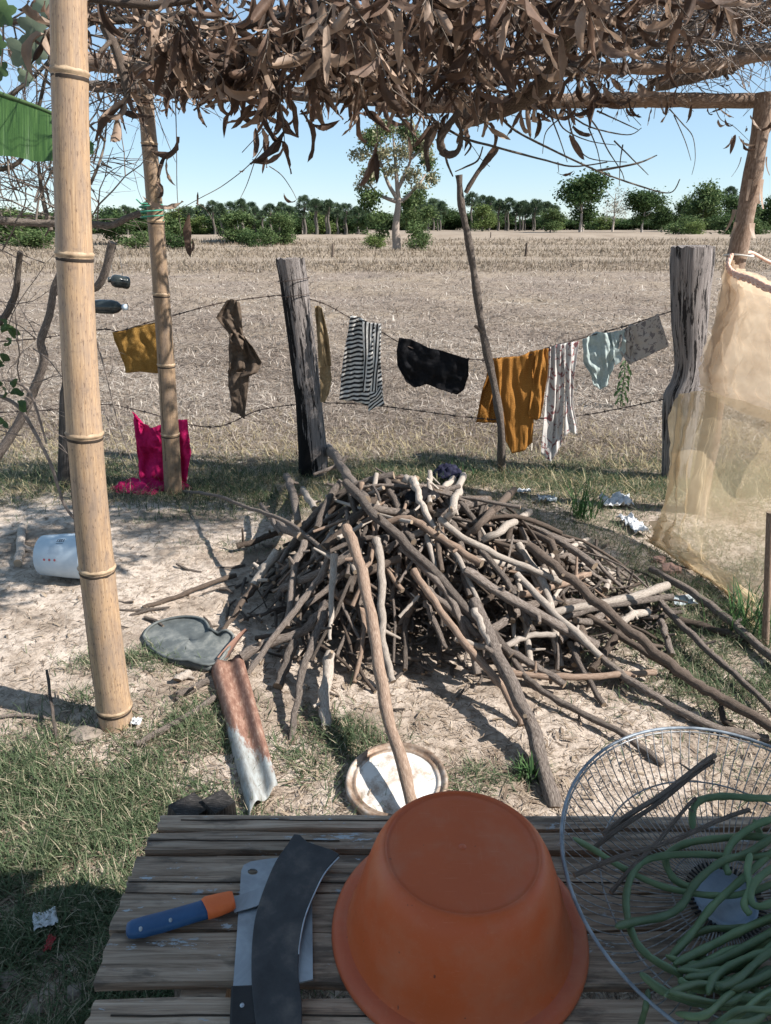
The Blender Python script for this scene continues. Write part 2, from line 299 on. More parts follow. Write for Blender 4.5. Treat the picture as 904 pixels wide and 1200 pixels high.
M['string'] = simple('white_string', [(.3, (.45, .42, .38)), (.7, (.65, .62, .56))], 60, bmp=0)
M['greenstring'] = simple('green_string', [(.3, (.04, .20, .13)), (.7, (.08, .32, .22))], 60, bmp=0)
M['pinkcord'] = simple('salmon_cord', [(.3, (.62, .33, .24)), (.7, (.80, .58, .47))], 40, (1, 1, 1), .8, .5, .003)
M['fencewire'] = simple('rusty_wire', [(.3, (.035, .025, .022)), (.7, (.11, .08, .065))], 40, bmp=0)
def net_mat(name, ca, cb_):
    m, nt, b = new_mat(name); uv = coords(nt, 'UV')
    n = noise_tex(nt, mapping(nt, uv, (1, 1, 1)), 5, 4, .6)
    c = ramp(nt, n, [(.3, ca), (.7, cb_)])
    nt.links.new(c, b.inputs['Base Color']); b.inputs['Roughness'].default_value = .8; b.inputs['Specular IOR Level'].default_value = .1
    t = nt.nodes.new('ShaderNodeBsdfTranslucent'); nt.links.new(c, t.inputs[0])
    m1 = nt.nodes.new('ShaderNodeMixShader'); m1.inputs[0].default_value = .5; nt.links.new(b.outputs[0], m1.inputs[1]); nt.links.new(t.outputs[0], m1.inputs[2])
    tr = nt.nodes.new('ShaderNodeBsdfTransparent'); m2 = nt.nodes.new('ShaderNodeMixShader')
    # threads cover more of the view where the sheet is seen edge-on, as a fine weave does
    lw = nt.nodes.new('ShaderNodeLayerWeight'); lw.inputs[0].default_value = .5
    mr = nt.nodes.new('ShaderNodeMapRange'); mr.inputs['To Min'].default_value = .37; mr.inputs['To Max'].default_value = .95
    nt.links.new(lw.outputs['Facing'], mr.inputs[0]); nt.links.new(mr.outputs[0], m2.inputs[0])
    nt.links.new(tr.outputs[0], m2.inputs[1]); nt.links.new(m1.outputs[0], m2.inputs[2])
    nt.links.new(m2.outputs[0], nt.nodes['Material Output'].inputs[0])
    return m
M['net'] = net_mat('yellow_netting', (.60, .46, .28), (.74, .60, .40)); M['netpeach'] = net_mat('peach_netting', (.60, .465, .33), (.74, .61, .46))
def crown_mat(name, a, b_, c_): return blade_mat(name, [(0, a), (.5, b_), (1, c_)], .75, .3, .15)
M['cr_dark'] = crown_mat('crown_dark', (.025, .050, .018), (.05, .09, .03), (.10, .14, .055))
M['cr_mid'] = crown_mat('crown_mid', (.04, .07, .025), (.085, .13, .045), (.15, .19, .08))
M['cr_light'] = crown_mat('crown_light', (.07, .11, .03), (.13, .18, .055), (.20, .24, .09))
M['cr_olive'] = crown_mat('crown_olive', (.15, .16, .09), (.27, .27, .17), (.42, .36, .24))
M['cr_grey'] = crown_mat('crown_grey', (.22, .23, .19), (.32, .33, .28), (.42, .42, .36))
M['cr_palm'] = crown_mat('crown_palm', (.03, .05, .028), (.065, .10, .055), (.13, .17, .10))
M['trunk'] = simple('tree_trunk', [(.3, (.20, .17, .145)), (.7, (.46, .41, .37))], 3, (1, 1, .4), .9, .5, .02)
M['ptrunk'] = simple('palm_trunk', [(.3, (.07, .06, .05)), (.7, (.16, .14, .12))], 3, (1, 1, .4), .9, .5, .02)
M['rooftin'] = simple('tin_sheet', [(.3, (.20, .17, .15)), (.7, (.38, .36, .34))], 3, (1, 1, 1), .5, .2, .003, 'Object', None, .4, .4)
M['thatch'] = blade_mat('thatch', [(0, (.12, .09, .06)), (.5, (.25, .19, .13)), (1, (.38, .31, .22))], trans=.02)

# ------------------------------------------------------------------ builders
class MB:
    def __init__(s): s.v = []; s.f = []; s.mi = []; s.uv = []; s.smooth = []
    def add(s, vs, fs, uvs=None, mi=0, smooth=True):
        o = len(s.v); s.v.extend([tuple(p) for p in vs])
        for k, f in enumerate(fs):
            s.f.append([i+o for i in f]); s.mi.append(mi); s.smooth.append(smooth)
            s.uv.append(uvs[k] if uvs else [(vs[i][0], vs[i][1]) for i in f])
    def tube(s, pts, rad, sides=8, caps=True, mi=0, capmi=None, wob=0.0, u0=0.0, flat=1.0):
        pts = [Vector(p) for p in pts]; n = len(pts)
        if not hasattr(rad, '__len__'): rad = [rad]*n
        T = []
        for i in range(n):
            t = pts[min(i+1, n-1)]-pts[max(i-1, 0)]
            T.append(t.normalized() if t.length > 1e-9 else Vector((0, 0, 1)))
        a = Vector((0, 0, 1)) if abs(T[0].z) < .9 else Vector((0, 1, 0))
        N = (a-T[0]*a.dot(T[0])).normalized()
        vs = []; L = [0]
        for i in range(n):
            if i:
                L.append(L[-1]+(pts[i]-pts[i-1]).length); N = N-T[i]*N.dot(T[i])
                N = N.normalized() if N.length > 1e-6 else T[i].orthogonal().normalized()
            B = T[i].cross(N)
            for k in range(sides):
                an = 2*math.pi*k/sides; r = rad[i]*(1+(rnd.uniform(-wob, wob) if wob else 0))
                vs.append(pts[i]+N*(math.cos(an)*r)+B*(math.sin(an)*r*flat))
        fs = []; uv = []
        for i in range(n-1):
            for k in range(sides):
                k2 = (k+1) % sides
                fs.append((i*sides+k, i*sides+k2, (i+1)*sides+k2, (i+1)*sides+k))
                a0, a1 = k/sides+u0, (k+1)/sides+u0
                uv.append([(a0, L[i]), (a1, L[i]), (a1, L[i+1]), (a0, L[i+1])])
        s.add(vs, fs, uv, mi)
        if caps:
            cm = mi if capmi is None else capmi
            for ring, rev in ((0, True), (n-1, False)):
                idx = [ring*sides+k for k in range(sides)]
                if rev: idx = idx[::-1]
                s.add([vs[i] for i in idx], [list(range(sides))], [[(.5+.3*math.cos(2*math.pi*k/sides), .5+.3*math.sin(2*math.pi*k/sides)) for k in range(sides)]], cm, False)
    def box(s, c, d, rot=None, mi=0):
        c = Vector(c); x, y, z = [k/2 for k in d]
        vs = [Vector((a*x, b*y, e*z)) for a in (-1, 1) for b in (-1, 1) for e in (-1, 1)]
        if rot is not None: vs = [rot @ v for v in vs]
        s.add([c+v for v in vs], [(0, 1, 3, 2), (4, 6, 7, 5), (0, 4, 5, 1), (2, 3, 7, 6), (0, 2, 6, 4), (1, 5, 7, 3)], None, mi, False)
    def lathe(s, prof, c=(0, 0, 0), seg=48, mi=0, rot=None):
        vs = []
        for r, z in prof:
            for k in range(seg):
                a = 2*math.pi*k/seg; v = Vector((r*math.cos(a), r*math.sin(a), z))
                vs.append((rot @ v if rot is not None else v)+Vector(c))
        fs = []
        for i in range(len(prof)-1):
            for k in range(seg):
                k2 = (k+1) % seg; fs.append((i*seg+k, i*seg+k2, (i+1)*seg+k2, (i+1)*seg+k))
        s.add(vs, fs, None, mi)
    def build(s, name, mats, parent=None, loc=(0, 0, 0)):
        me = bpy.data.meshes.new(name); me.from_pydata(s.v, [], s.f)
        if not isinstance(mats, (list, tuple)): mats = [mats]
        for m in mats: me.materials.append(M[m] if isinstance(m, str) else m)
        me.polygons.foreach_set('material_index', s.mi); me.polygons.foreach_set('use_smooth', s.smooth)
        ul = me.uv_layers.new(name='UVMap'); flat = [c for f in s.uv for p in f for c in p]; ul.data.foreach_set('uv', flat)
        me.update()
        return link(name, me, parent, loc)
def link(name, me, parent=None, loc=(0, 0, 0)):
    o = bpy.data.objects.new(name, me); col.objects.link(o); o.location = loc
    if parent: o.parent = parent
    return o
def tag(o, label=None, cat=None, group=None, kind=None):
    if label: o['label'] = label
    if cat: o['category'] = cat
    if group: o['group'] = group
    if kind: o['kind'] = kind
    return o
def empty(name, label, cat, group=None, loc=(0, 0, 0)):
    o = bpy.data.objects.new(name, None); col.objects.link(o); o.location = loc; o.empty_display_size = .1
    return tag(o, label, cat, group)
def smooth_path(pts, n=4):
    pts = [Vector(p) for p in pts]
    if len(pts) < 3:
        return [pts[0].lerp(pts[1], i/n) for i in range(n+1)]
    out = []
    for i in range(len(pts)-1):
        p0 = pts[max(i-1, 0)]; p1 = pts[i]; p2 = pts[i+1]; p3 = pts[min(i+2, len(pts)-1)]
        for k in range(n):
            t = k/n
            out.append(.5*((2*p1)+(p2-p0)*t+(2*p0-5*p1+4*p2-p3)*t*t+(3*p1-p0-3*p2+p3)*t**3))
    out.append(pts[-1]); return out
def strips(name, base, az, length, width, lift, droop, tone, mat, seg=3, parent=None, kind='stuff', roll=None):
    """thin bent strips; base Nx3, az heading, lift start elevation angle, droop change of elevation along the strip."""
    n = len(az); P = np.zeros((n, seg+1, 2, 3)); cur = base.copy(); side = np.stack([-np.sin(az), np.cos(az), np.zeros(n)], 1)
    if roll is not None:
        side = side*np.cos(roll)[:, None]; side[:, 2] += np.sin(roll)
    for k in range(seg+1):
        w = width*(1-(k/seg)**2*.85)*.5
        P[:, k, 0] = cur+side*w[:, None]; P[:, k, 1] = cur-side*w[:, None]
        el = lift-droop*(k+.5)/seg; st = (length/seg)
        cur = cur+np.stack([np.cos(az)*np.cos(el), np.sin(az)*np.cos(el), np.sin(el)], 1)*st[:, None]
    V = P.reshape(-1, 3); per = (seg+1)*2; f = []
    for k in range(seg): f.append([2*k, 2*k+1, 2*k+3, 2*k+2])
    f = np.array(f)[None]+(np.arange(n)*per)[:, None, None]; f = f.reshape(-1)
    me = bpy.data.meshes.new(name); me.vertices.add(len(V)); me.vertices.foreach_set('co', V.astype(np.float32).ravel())
    nf = n*seg; me.loops.add(nf*4); me.loops.foreach_set('vertex_index', f.astype(np.int32))
    me.polygons.add(nf); me.polygons.foreach_set('loop_start', np.arange(nf, dtype=np.int32)*4)
    try: me.polygons.foreach_set('loop_total', np.full(nf, 4, np.int32))
    except Exception: pass
    at = me.attributes.new('tone', 'FLOAT', 'POINT'); at.data.foreach_set('value', np.repeat(tone, per).astype(np.float32))
    me.materials.append(M[mat]); me.update(calc_edges=True); me.validate()
    o = link(name, me, parent)
    if kind: o['kind'] = kind
    return o
rg = np.random.default_rng(5)

# ------------------------------------------------------------------ ground sheet, one mesh out to the horizon
def make_ground():
    def axis(a, b, st, ends):
        core = list(np.arange(a, b+1e-6, st)); s = st; x = b; up = []
        while x < ends[1]: s *= 1.12; x += s; up.append(x)
        s = st; x = a; dn = []
        while x > ends[0]: s *= 1.12; x -= s; dn.append(x)
        return np.array(dn[::-1]+core+up)
    xs = axis(-3.2, 3.2, .03, (-2500, 2500)); ys = axis(.2, 5.5, .03, (-60, 3000))
    yy = ys[ys > 5.5]; ys = np.concatenate([ys[ys <= 5.5], np.arange(5.6, 30, .16), np.arange(30, 100, .5), yy[yy > 100]])
    X, Y = np.meshgrid(xs, ys); Z = gh(X, Y)
    k = np.exp(-(X/3.5)**2-((Y-2.5)/2.5)**4)
    Z = Z+k*.006*(np.sin(X*37+3*np.sin(Y*19))*np.sin(Y*41+2*np.sin(X*23)))
    nx, ny = len(xs), len(ys); V = np.stack([X, Y, Z], 2).reshape(-1, 3)
    i = np.arange(ny-1)[:, None]*nx+np.arange(nx-1)[None]; f = np.stack([i, i+1, i+nx+1, i+nx], 2).reshape(-1)
    me = bpy.data.meshes.new('ground'); me.vertices.add(len(V)); me.vertices.foreach_set('co', V.astype(np.float32).ravel())
    nf = (nx-1)*(ny-1); me.loops.add(nf*4); me.loops.foreach_set('vertex_index', f.astype(np.int32))
    me.polygons.add(nf); me.polygons.foreach_set('loop_start', np.arange(nf, dtype=np.int32)*4)
    me.polygons.foreach_set('use_smooth', np.ones(nf, bool))
    me.materials.append(M['earth']); me.update(calc_edges=True); me.validate()
    tag(link('ground', me), 'pinkish bare earth of the yard running on into the harvested field', kind='structure')
make_ground()

# ------------------------------------------------------------------ shelter roof over the table (out of view, added and sized to throw the shade)
def shelter():
    e = empty('added_shade_roof', 'unseen tin shelter roof added to shade the table', 'shelter', loc=(0, 0, 0))
    x0, x1, y0, y1 = -.55, 5.2, -2.8, .67
    k = 0
    sheets = 5; w = (x1-x0)/sheets
    for s in range(sheets):
        mb = MB(); n = 24; vs = []; fs = []
        for j, yy in enumerate((y0, y1+.07*math.sin(s*2.3+.6))):
            for i in range(n+1):
                vs.append((x0+s*w-.02+(w+.04)*i/n, yy, 2.42+.10*(0 if j else 1)+.012*math.cos(i/n*2*math.pi*5)+(.004 if s % 2 else 0)))
        for i in range(n): fs.append((i, i+1, n+2+i, n+1+i))
        mb.add(vs, fs); mb.build('tin_sheet', 'rooftin', e)
    for xx in (-.45, 2.8, 5.1):
        for yy in (-2.7,): mb = MB(); mb.tube([(xx, yy, -.1), (xx, yy, 2.48)], .05, 10); mb.build('post', 'oldbamboo', e)
    mb = MB(); mb.tube([(5.1, .2, -.1), (5.1, .2, 2.36)], .05, 10); mb.build('post', 'oldbamboo', e)
    mb = MB(); mb.tube([(2.8, .2, -.1), (2.8, .2, 2.36)], .04, 10); mb.build('post', 'oldbamboo', e)
    for yy in (-2.7, -1.2, .2): mb = MB(); zz = 2.42+.10*(.67-yy)/3.47-.045; mb.tube([(x0, yy, zz), (x1, yy, zz)], .03, 8); mb.build('roof_beam', 'oldbamboo', e)
shelter()

# ------------------------------------------------------------------ bamboo posts
def bamboo_post(p0, p1, r0, r1, nodes, label, mat='bamboo', crack=None, bw=.012):
    p0 = Vector(p0); p1 = Vector(p1); e = empty('bamboo_post', label, 'post', loc=p0); ax = p1-p0
    fr = [0]+nodes+[1]
    for i in range(len(fr)-1):
        a, b = fr[i], fr[i+1]; mb = MB(); pts = []; rr = []
        for k in range(9):
            t = k/8; q = a+(b-a)*t; bow = Vector((math.sin(q*math.pi)*bw, 0, 0)); pts.append(ax*q+bow)
            r = r0+(r1-r0)*q; rr.append(r*(1.0+.035*(abs(2*t-1)**6)))
        mb.tube(pts, rr, 28, True, 0, 1, u0=i*.37); mb.build('culm', [mat, 'cut'], e)
        if i:
            q = a; r = r0+(r1-r0)*q; c = ax*q+Vector((math.sin(q*math.pi)*bw, 0, 0)); d = ax.normalized()
            mb = MB(); pts = [c+d*h for h in (-.010, -.004, 0, .003, .008)]
            mb.tube(pts, [r*1.02, r*1.085, r*1.12, r*1.04, r*1.02], 28, False, wob=.008); mb.build('node_ring', 'node', e)
            mb = MB(); mb.tube([c+d*h for h in (-.019, -.015, -.011)], [r*1.035, r*1.05, r*1.04], 28, False, wob=.01); mb.build('node_groove', 'crack', e)
    if crack:
        mb = MB()
        side, qs = crack
        for q0, q1 in qs:
            pts = []
            for k in range(14):
                q = q0+(q1-q0)*k/13; r = (r0+(r1-r0)*q)*.985; an = side+.06*math.sin(q*17)
                pts.append(ax*q+Vector((math.sin(q*math.pi)*bw, 0, 0))+Vector((math.cos(an)*r, math.sin(an)*r, 0)))
            mb.tube(pts, .0022, 5)
        mb.build('crack', 'crack', e)
    return e
b0 = gnd(136, 848); t0 = atY(79, -90, 1.99)
def frac(py, a, b, Y):   # fraction along a post whose image height is py
    lo, hi = 0, 1
    for _ in range(30):
        m = (lo+hi)/2; p = a.lerp(b, m); d = depth(p); y = 600-F*((p-CAM).dot(UP)/d)
        if y > py: lo = m
        else: hi = m
    return lo
nd = [frac(y, b0, t0, 2) for y in (812, 651, 496, 289, 80)]
bamboo_post(b0-Vector((0, 0, .05)), t0, .0525, .039, nd, 'thick bamboo post nearest the table at left, running up out of the picture', crack=(R(205), [(.28, .56), (.1, .27)]), bw=-.040)
b1 = gnd(203, 578); t1 = atY(169, 95, 4.17)
nd = [frac(y, b1, t1, 4.17) for y in (500, 420, 339, 255, 166)]
bamboo_post(b1-Vector((0, 0, .05)), t1, .052, .037, nd, 'slimmer bamboo post with green string round it, behind the thick one', 'oldbamboo', crack=(R(240), [(.12, .4)]))
# rough timber post at the right, carrying the roof pole and the net
def rough_post():
    p0 = gnd(815, 600); p1 = atY(897, 108, p0.y); e = empty('timber_post', 'round timber post at right holding the roof pole and the netting', 'post', loc=p0)
    mb = MB(); n = 26; pts = []; rr = []
    for k in range(n):
        t = k/(n-1); pts.append((p1-p0)*t+Vector((.012*math.sin(t*9), .01*math.cos(t*7), 0))); rr.append(.054-.014*t+.003*math.sin(t*40))
    pts[0].z -= .06; mb.tube(pts, rr, 16, True, 0, 1, .02); mb.build('trunk', ['redwood', 'cut'], e)
    mb = MB()
    for k in range(10):  # hanging strips of bark near the top
        a = rnd.uniform(0, 6.28); t = rnd.uniform(.72, .98); c = (p1-p0)*t; r = .058
        d = Vector((math.cos(a), math.sin(a), 0)); s = Vector((-d.y, d.x, 0)); L = rnd.uniform(.05, .14); w = rnd.uniform(.008, .02); vs = []; fs = []
        for j in range(5):
            q = j/4; o = c+d*(r+.03*q*q)+Vector((0, 0, -L*q)); vs += [o-s*w*(1-q*.6), o+s*w*(1-q*.6)]
            if j: fs.append((2*j-2, 2*j-1, 2*j+1, 2*j))
        mb.add(vs, fs)
    mb.build('bark_strips', 'leafpale', e)
rough_post()
# thin stake at the right edge
mb = MB(); p = gnd(899, 755); q = atY(903, 600, p.y); mb.tube(smooth_path([p-Vector((0, 0, .04)), q], 8), .013, 10, True, 0, 1, .04)
tag(mb.build('stake', ['redwood', 'cut']), 'thin brown stake at the right edge pinning the end of the net', 'stake')

# ------------------------------------------------------------------ fence posts
def fence_post(rows, Y, label, mat='post', name='fence_post', jag=.01, depthk=.8, top_n=3):
    """rows: (y_px, x_left, x_right) from the top down; solid of elliptical section with grooves."""
    e = empty(name, label, 'fence post')
    rows = sorted(rows); ys = [r[0] for r in rows]; n = 40; sides = 40
    vs = []; fs = []; uv = []
    base = None
    for i in range(n+1):
        py = ys[0]+(ys[-1]-ys[0])*i/n
        xl = np.interp(py, ys, [r[1] for r in rows]); xr = np.interp(py, ys, [r[2] for r in rows])
        a = atY(xl, py, Y); b = atY(xr, py, Y); c = (a+b)/2; r = (b-a).length/2
        for k in range(sides):
            an = 2*math.pi*k/sides
            g = 1+.045*noise.noise(Vector((math.cos(an)*4, math.sin(an)*4, c.z*1.6)))+.05*noise.noise(Vector((math.cos(an)*9, math.sin(an)*9, c.z*.9+5)))
            zz = c.z+(jag*noise.noise(Vector((k*.9, 3, 1)))*2 if i == 0 else 0)
            vs.append((c.x+r*g*math.cos(an), Y+r*depthk*g*math.sin(an), zz))
    for i in range(n):
        for k in range(sides):
            k2 = (k+1) % sides; fs.append((i*sides+k2, i*sides+k, (i+1)*sides+k, (i+1)*sides+k2))
            uv.append([((k+1)/sides, vs[i*sides][2]), (k/sides, vs[i*sides][2]), (k/sides, vs[(i+1)*sides][2]), ((k+1)/sides, vs[(i+1)*sides][2])])
    mb = MB(); mb.add(vs, fs, uv)
    mb.add(vs[:sides], [list(range(sides))], [[(v[0]*3, v[1]*3) for v in vs[:sides]]], 0, False)
    mb.build('shaft', mat, e)
    return e
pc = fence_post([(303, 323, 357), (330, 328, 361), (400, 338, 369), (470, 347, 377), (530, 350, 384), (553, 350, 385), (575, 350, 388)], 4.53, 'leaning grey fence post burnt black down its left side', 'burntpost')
def char_patch(e, Y, rows, amp=1.0):
    pass
fence_post([(289, 788, 837), (310, 786, 836), (340, 787, 832), (380, 788, 829), (410, 791, 826), (430, 792, 825), (447, 788, 823), (460, 779, 820), (480, 777, 818), (520, 777, 813), (560, 776, 808), (580, 776, 806)], 4.43, 'stout split grey fence post at right with black pits and a bulging foot')
fence_post([(448, 73.5, 74.5), (458, 71, 79), (470, 70, 80), (520, 69, 84), (560, 68, 86), (582, 68, 86)], 4.25, 'short burnt black stump of a post with a pointed top beside the thick bamboo', 'char', 'stump_post')
mb = MB()
for py, a, b in ((329, 327, 362), (347, 331, 364)):
    A = atY(a, py+1, 4.53); B = atY(b, py-4, 4.53); r = (B-A).length/2; c = (A+B)/2
    mb.tube([c+Vector((math.cos(t/16*2*math.pi)*(r+.006), math.sin(t/16*2*math.pi)*(r*.82+.006), .01*math.cos(t/16*6.28))) for t in range(17)], .0022, 5)
o = mb.build('wire_wrap', 'fencewire', pc)

# ------------------------------------------------------------------ prop stick
def prop():
    e = empty('forked_prop', 'crooked forked prop pole standing up through the orange cloth', 'pole', loc=gnd(588, 548))
    Y = 4.42; mb = MB(); P = [(588, 552), (587, 500), (579, 450), (566, 390), (557, 330), (549, 280), (541, 240), (538, 205)]
    pts = smooth_path([atY(x, y, Y+(.12 if y > 500 else 0)) for x, y in P], 5); n = len(pts); mb.tube([p-e.location for p in pts], [.026-.008*i/n+.003*math.sin(i*1.1) for i in range(n)], 10, True, 0, 1, .08)
    mb.build('stem', ['bark', 'cut'], e)
    for P, r in (([(546, 226), (556, 208), (569, 190), (580, 176)], .014), ([(566, 391), (560, 384), (556, 382)], .012)):
        mb = MB(); pts = smooth_path([atY(x, y, Y-.01) for x, y in P], 4); n = len(pts); mb.tube([p-e.location for p in pts], [r*(1-.4*i/n) for i in range(n)], 8, True, 0, 1, .1)
        mb.build('fork', ['darkwood', 'cut'], e)
prop()

# ------------------------------------------------------------------ barbed wires
def wire(P, Y, label, barbs=True, r=.0028, group=None, mat='fencewire', sag=0):
    if not hasattr(Y, '__len__'): Y = [Y]*len(P)
    pts = smooth_path([atY(x, y, yy) for (x, y), yy in zip(P, Y)], 8)
    e = empty('barbed_wire', label, 'wire', group, pts[0]); o = pts[0]
    mb = MB()
    for ph in (0, math.pi):
        mb.tube([p-o+Vector((0, math.cos(i*1.3+ph)*.0022, math.sin(i*1.3+ph)*.0022)) for i, p in enumerate(pts)], r*.75, 5)
    mb.build('strand', mat, e)
    if barbs:
        L = 0; nxt = .06
        for i in range(1, len(pts)):
            L += (pts[i]-pts[i-1]).length
            if L > nxt:
                nxt += .105; mb = MB(); c = pts[i]-o
                for s in (1, -1):
                    d = Vector((rnd.uniform(-.6, .6), rnd.uniform(-.5, .5), rnd.uniform(.4, 1)*s)).normalized(); mb.tube([c-d*.013, c+d*.013], .0016, 4)
                mb.tube([c-Vector((.006, 0, 0)), c+Vector((.006, 0, 0))], .0052, 6)
                mb.build('barb', mat, e)
wire([(-20, 402), (50, 396), (120, 386), (140, 388), (180, 376), (206, 369), (250, 357), (285, 351), (330, 346), (344, 348)], [4.25, 4.25, 4.3, 4.33, 4.36, 4.38, 4.45, 4.48, 4.5, 4.5], 'upper barbed wire from the left edge to the leaning burnt post')
wire([(362, 350), (385, 358), (410, 372), (440, 385), (470, 402), (510, 417), (555, 421), (600, 424), (640, 408), (690, 394), (740, 380), (770, 370), (790, 364)], [4.5]+[4.47]*11+[4.42], 'upper barbed wire carrying the washing between the two stout posts')
wire([(-20, 484), (50, 481), (120, 474), (150, 478), (190, 488), (225, 498), (260, 499), (300, 482), (330, 476), (350, 474)], 4.5, 'lower barbed wire left of the leaning burnt post')
wire([(380, 472), (430, 474), (480, 480), (540, 488), (590, 492), (640, 490), (680, 487), (720, 480), (778, 468)], [4.5]*8+[4.42], 'lower barbed wire below the washing at right')

# ------------------------------------------------------------------ washing
def lerp_poly(poly, t):
    P = [Vector((a, b)) for a, b in poly]; L = [0]
    for i in range(1, len(P)): L.append(L[-1]+(P[i]-P[i-1]).length)
    s = t*L[-1]
    for i in range(1, len(P)):
        if s <= L[i]+1e-9: return P[i-1].lerp(P[i], (s-L[i-1])/max(L[i]-L[i-1], 1e-9))
    return P[-1]
def patch(top, bottom, left, right, u, v):
    a = lerp_poly(top, u); b = lerp_poly(bottom, u); c = lerp_poly(left, v); d = lerp_poly(right, v)
    t0, t1, b0_, b1_ = Vector(top[0]), Vector(top[-1]), Vector(bottom[0]), Vector(bottom[-1])
    return a*(1-v)+b*v+c*(1-u)+d*u-(t0*(1-u)*(1-v)+t1*u*(1-v)+b0_*(1-u)*v+b1_*u*v)
def cloth_part(top, bottom, left, right, Y, folds=5, amp=.02, mat='c_black', parent=None, name='panel', nu=56, nv=40, seed=0, uvs=1.0, thick=.0022, back=0, foldtop=1.0):
    left = [top[0]]+left+[bottom[0]]; right = [top[-1]]+right+[bottom[-1]]
    vs = []; P0 = atY(*top[0], Y); ws = (atY(*top[-1], Y)-P0).length*uvs*10
    H = (atY(*bottom[0], Y)-P0).length*uvs*10
    for j in range(nv+1):
        for i in range(nu+1):
            u, v = i/nu, j/nv; q = patch(top, bottom, left, right, u, v)
            ph = seed*1.7+1.2*noise.noise(Vector((u*2, v*1.4, seed)))
            d = amp*.55*math.sin((u+.12*noise.noise(Vector((u*3, v*2.5, seed*1.3))))*folds*2*math.pi+ph*3)*(1-.4*v)+amp*1.5*noise.noise(Vector((u*folds*.8+seed+v*.9, v*2.4, seed*3.1)))+amp*.8*noise.noise(Vector((u*folds*1.9-v*2, v*4.5, seed+9)))+amp*.25*noise.noise(Vector((u*folds*5, v*12, seed+19)))
            d += .025*abs(2*min(v, .5)-0)*0
            yy = Y+back-d-.008*(1 if not back else -1)
            w = atY(q.x, q.y, Y)   # on the fence plane, then pushed along Y for depth
            vs.append((w.x, yy, w.z))
    fs = []; uv = []
    for j in range(nv):
        for i in range(nu):
            k = j*(nu+1)+i; fs.append((k, k+nu+1, k+nu+2, k+1))
            uv.append([(i/nu*ws, -j/nv*H), (i/nu*ws, -(j+1)/nv*H), ((i+1)/nu*ws, -(j+1)/nv*H), ((i+1)/nu*ws, -j/nv*H)])
    mb = MB(); mb.add(vs, fs, uv); o = mb.build(name, mat, parent)
    so_ = o.modifiers.new('thick', 'SOLIDIFY'); so_.thickness = thick; so_.offset = 0
    return o
def garment(name, label, cat, parts): 
    e = empty(name, label, cat, 'clothes hung on the fence wire')
    for i, p in enumerate(parts): cloth_part(parent=e, seed=i*2.3+len(label)*.31, **p)
    return e
garment('cloth', 'small mustard patterned cloth hung behind the slim bamboo post', 'cloth', [
    dict(top=[(132, 389), (150, 386), (175, 381), (200, 374)], bottom=[(148, 437), (165, 435), (185, 437), (198, 434)], left=[(142, 418)], right=[(202, 400)], Y=4.36, folds=4, amp=.012, mat='c_gold'),
    dict(top=[(150, 385), (175, 380), (199, 373)], bottom=[(160, 412), (180, 408), (200, 404)], left=[], right=[], Y=4.36, folds=3, amp=.008, mat='c_gold', back=.035, name='back_panel')])
garment('trousers', 'knotted khaki brown trousers hung left of the leaning burnt post', 'trousers', [
    dict(top=[(266, 352), (273, 350), (281, 354)], bottom=[(270, 393), (278, 394), (285, 394)], left=[(254, 372), (262, 382)], right=[(284, 372)], Y=4.46, folds=2.5, amp=.014, mat='c_olive', name='waist'),
    dict(top=[(270, 391), (278, 389), (287, 395)], bottom=[(268, 440), (280, 441), (290, 441)], left=[(267, 410), (269, 430)], right=[(297, 404), (307, 424), (303, 436)], Y=4.45, folds=3, amp=.03, mat='c_olive', name='knot'),
    dict(top=[(267, 434), (280, 436), (293, 436)], bottom=[(270, 482), (280, 485), (287, 491)], left=[(268, 452), (272, 474)], right=[(290, 465)], Y=4.45, folds=1.5, amp=.012, mat='c_olive', name='leg')])
garment('cloth', 'sand brown cloth showing its edge right of the leaning burnt post', 'cloth', [
    dict(top=[(369, 359), (374, 358), (378, 361)], bottom=[(374, 431), (382, 430), (389, 428)], left=[(372, 395)], right=[(386, 395)], Y=4.47, folds=2, amp=.018, mat='c_sand'),
    dict(top=[(375, 427), (382, 429), (387, 427)], bottom=[(376, 471), (381, 471), (386, 461)], left=[], right=[(389, 445)], Y=4.48, folds=1.5, amp=.012, mat='c_sand', name='lower_panel')])
garment('shirt', 'black and white striped shirt on the wire right of the leaning burnt post', 'shirt', [
    dict(top=[(411, 369), (422, 372), (434, 378), (447, 379)], bottom=[(398, 468), (415, 470), (435, 476), (450, 474)], left=[(407, 395), (402, 425)], right=[(446, 420), (449, 460)], Y=4.46, folds=4, amp=.022, mat='c_stripe2', name='body', uvs=1.4),
    dict(top=[(424, 376), (434, 378), (446, 379)], bottom=[(425, 459), (433, 459), (442, 458)], left=[(427, 420)], right=[(444, 420)], Y=4.44, folds=1, amp=.006, mat='c_stripe', name='sleeve', uvs=1.4),
    dict(top=[(432, 458), (440, 459), (446, 452)], bottom=[(432, 482), (440, 477), (451, 474)], left=[], right=[], Y=4.445, folds=1, amp=.006, mat='c_stripe2', name='hem', uvs=1.4)])
garment('shorts', 'black shorts slung slantwise over the wire', 'shorts', [
    dict(top=[(468, 396), (480, 397), (500, 406), (525, 413), (549, 420)], bottom=[(476, 447), (486, 454), (500, 450), (520, 457), (536, 462)], left=[(465, 410), (466, 428)], right=[(549, 440), (544, 456)], Y=4.46, folds=4, amp=.018, mat='c_black', name='seat_panel')])
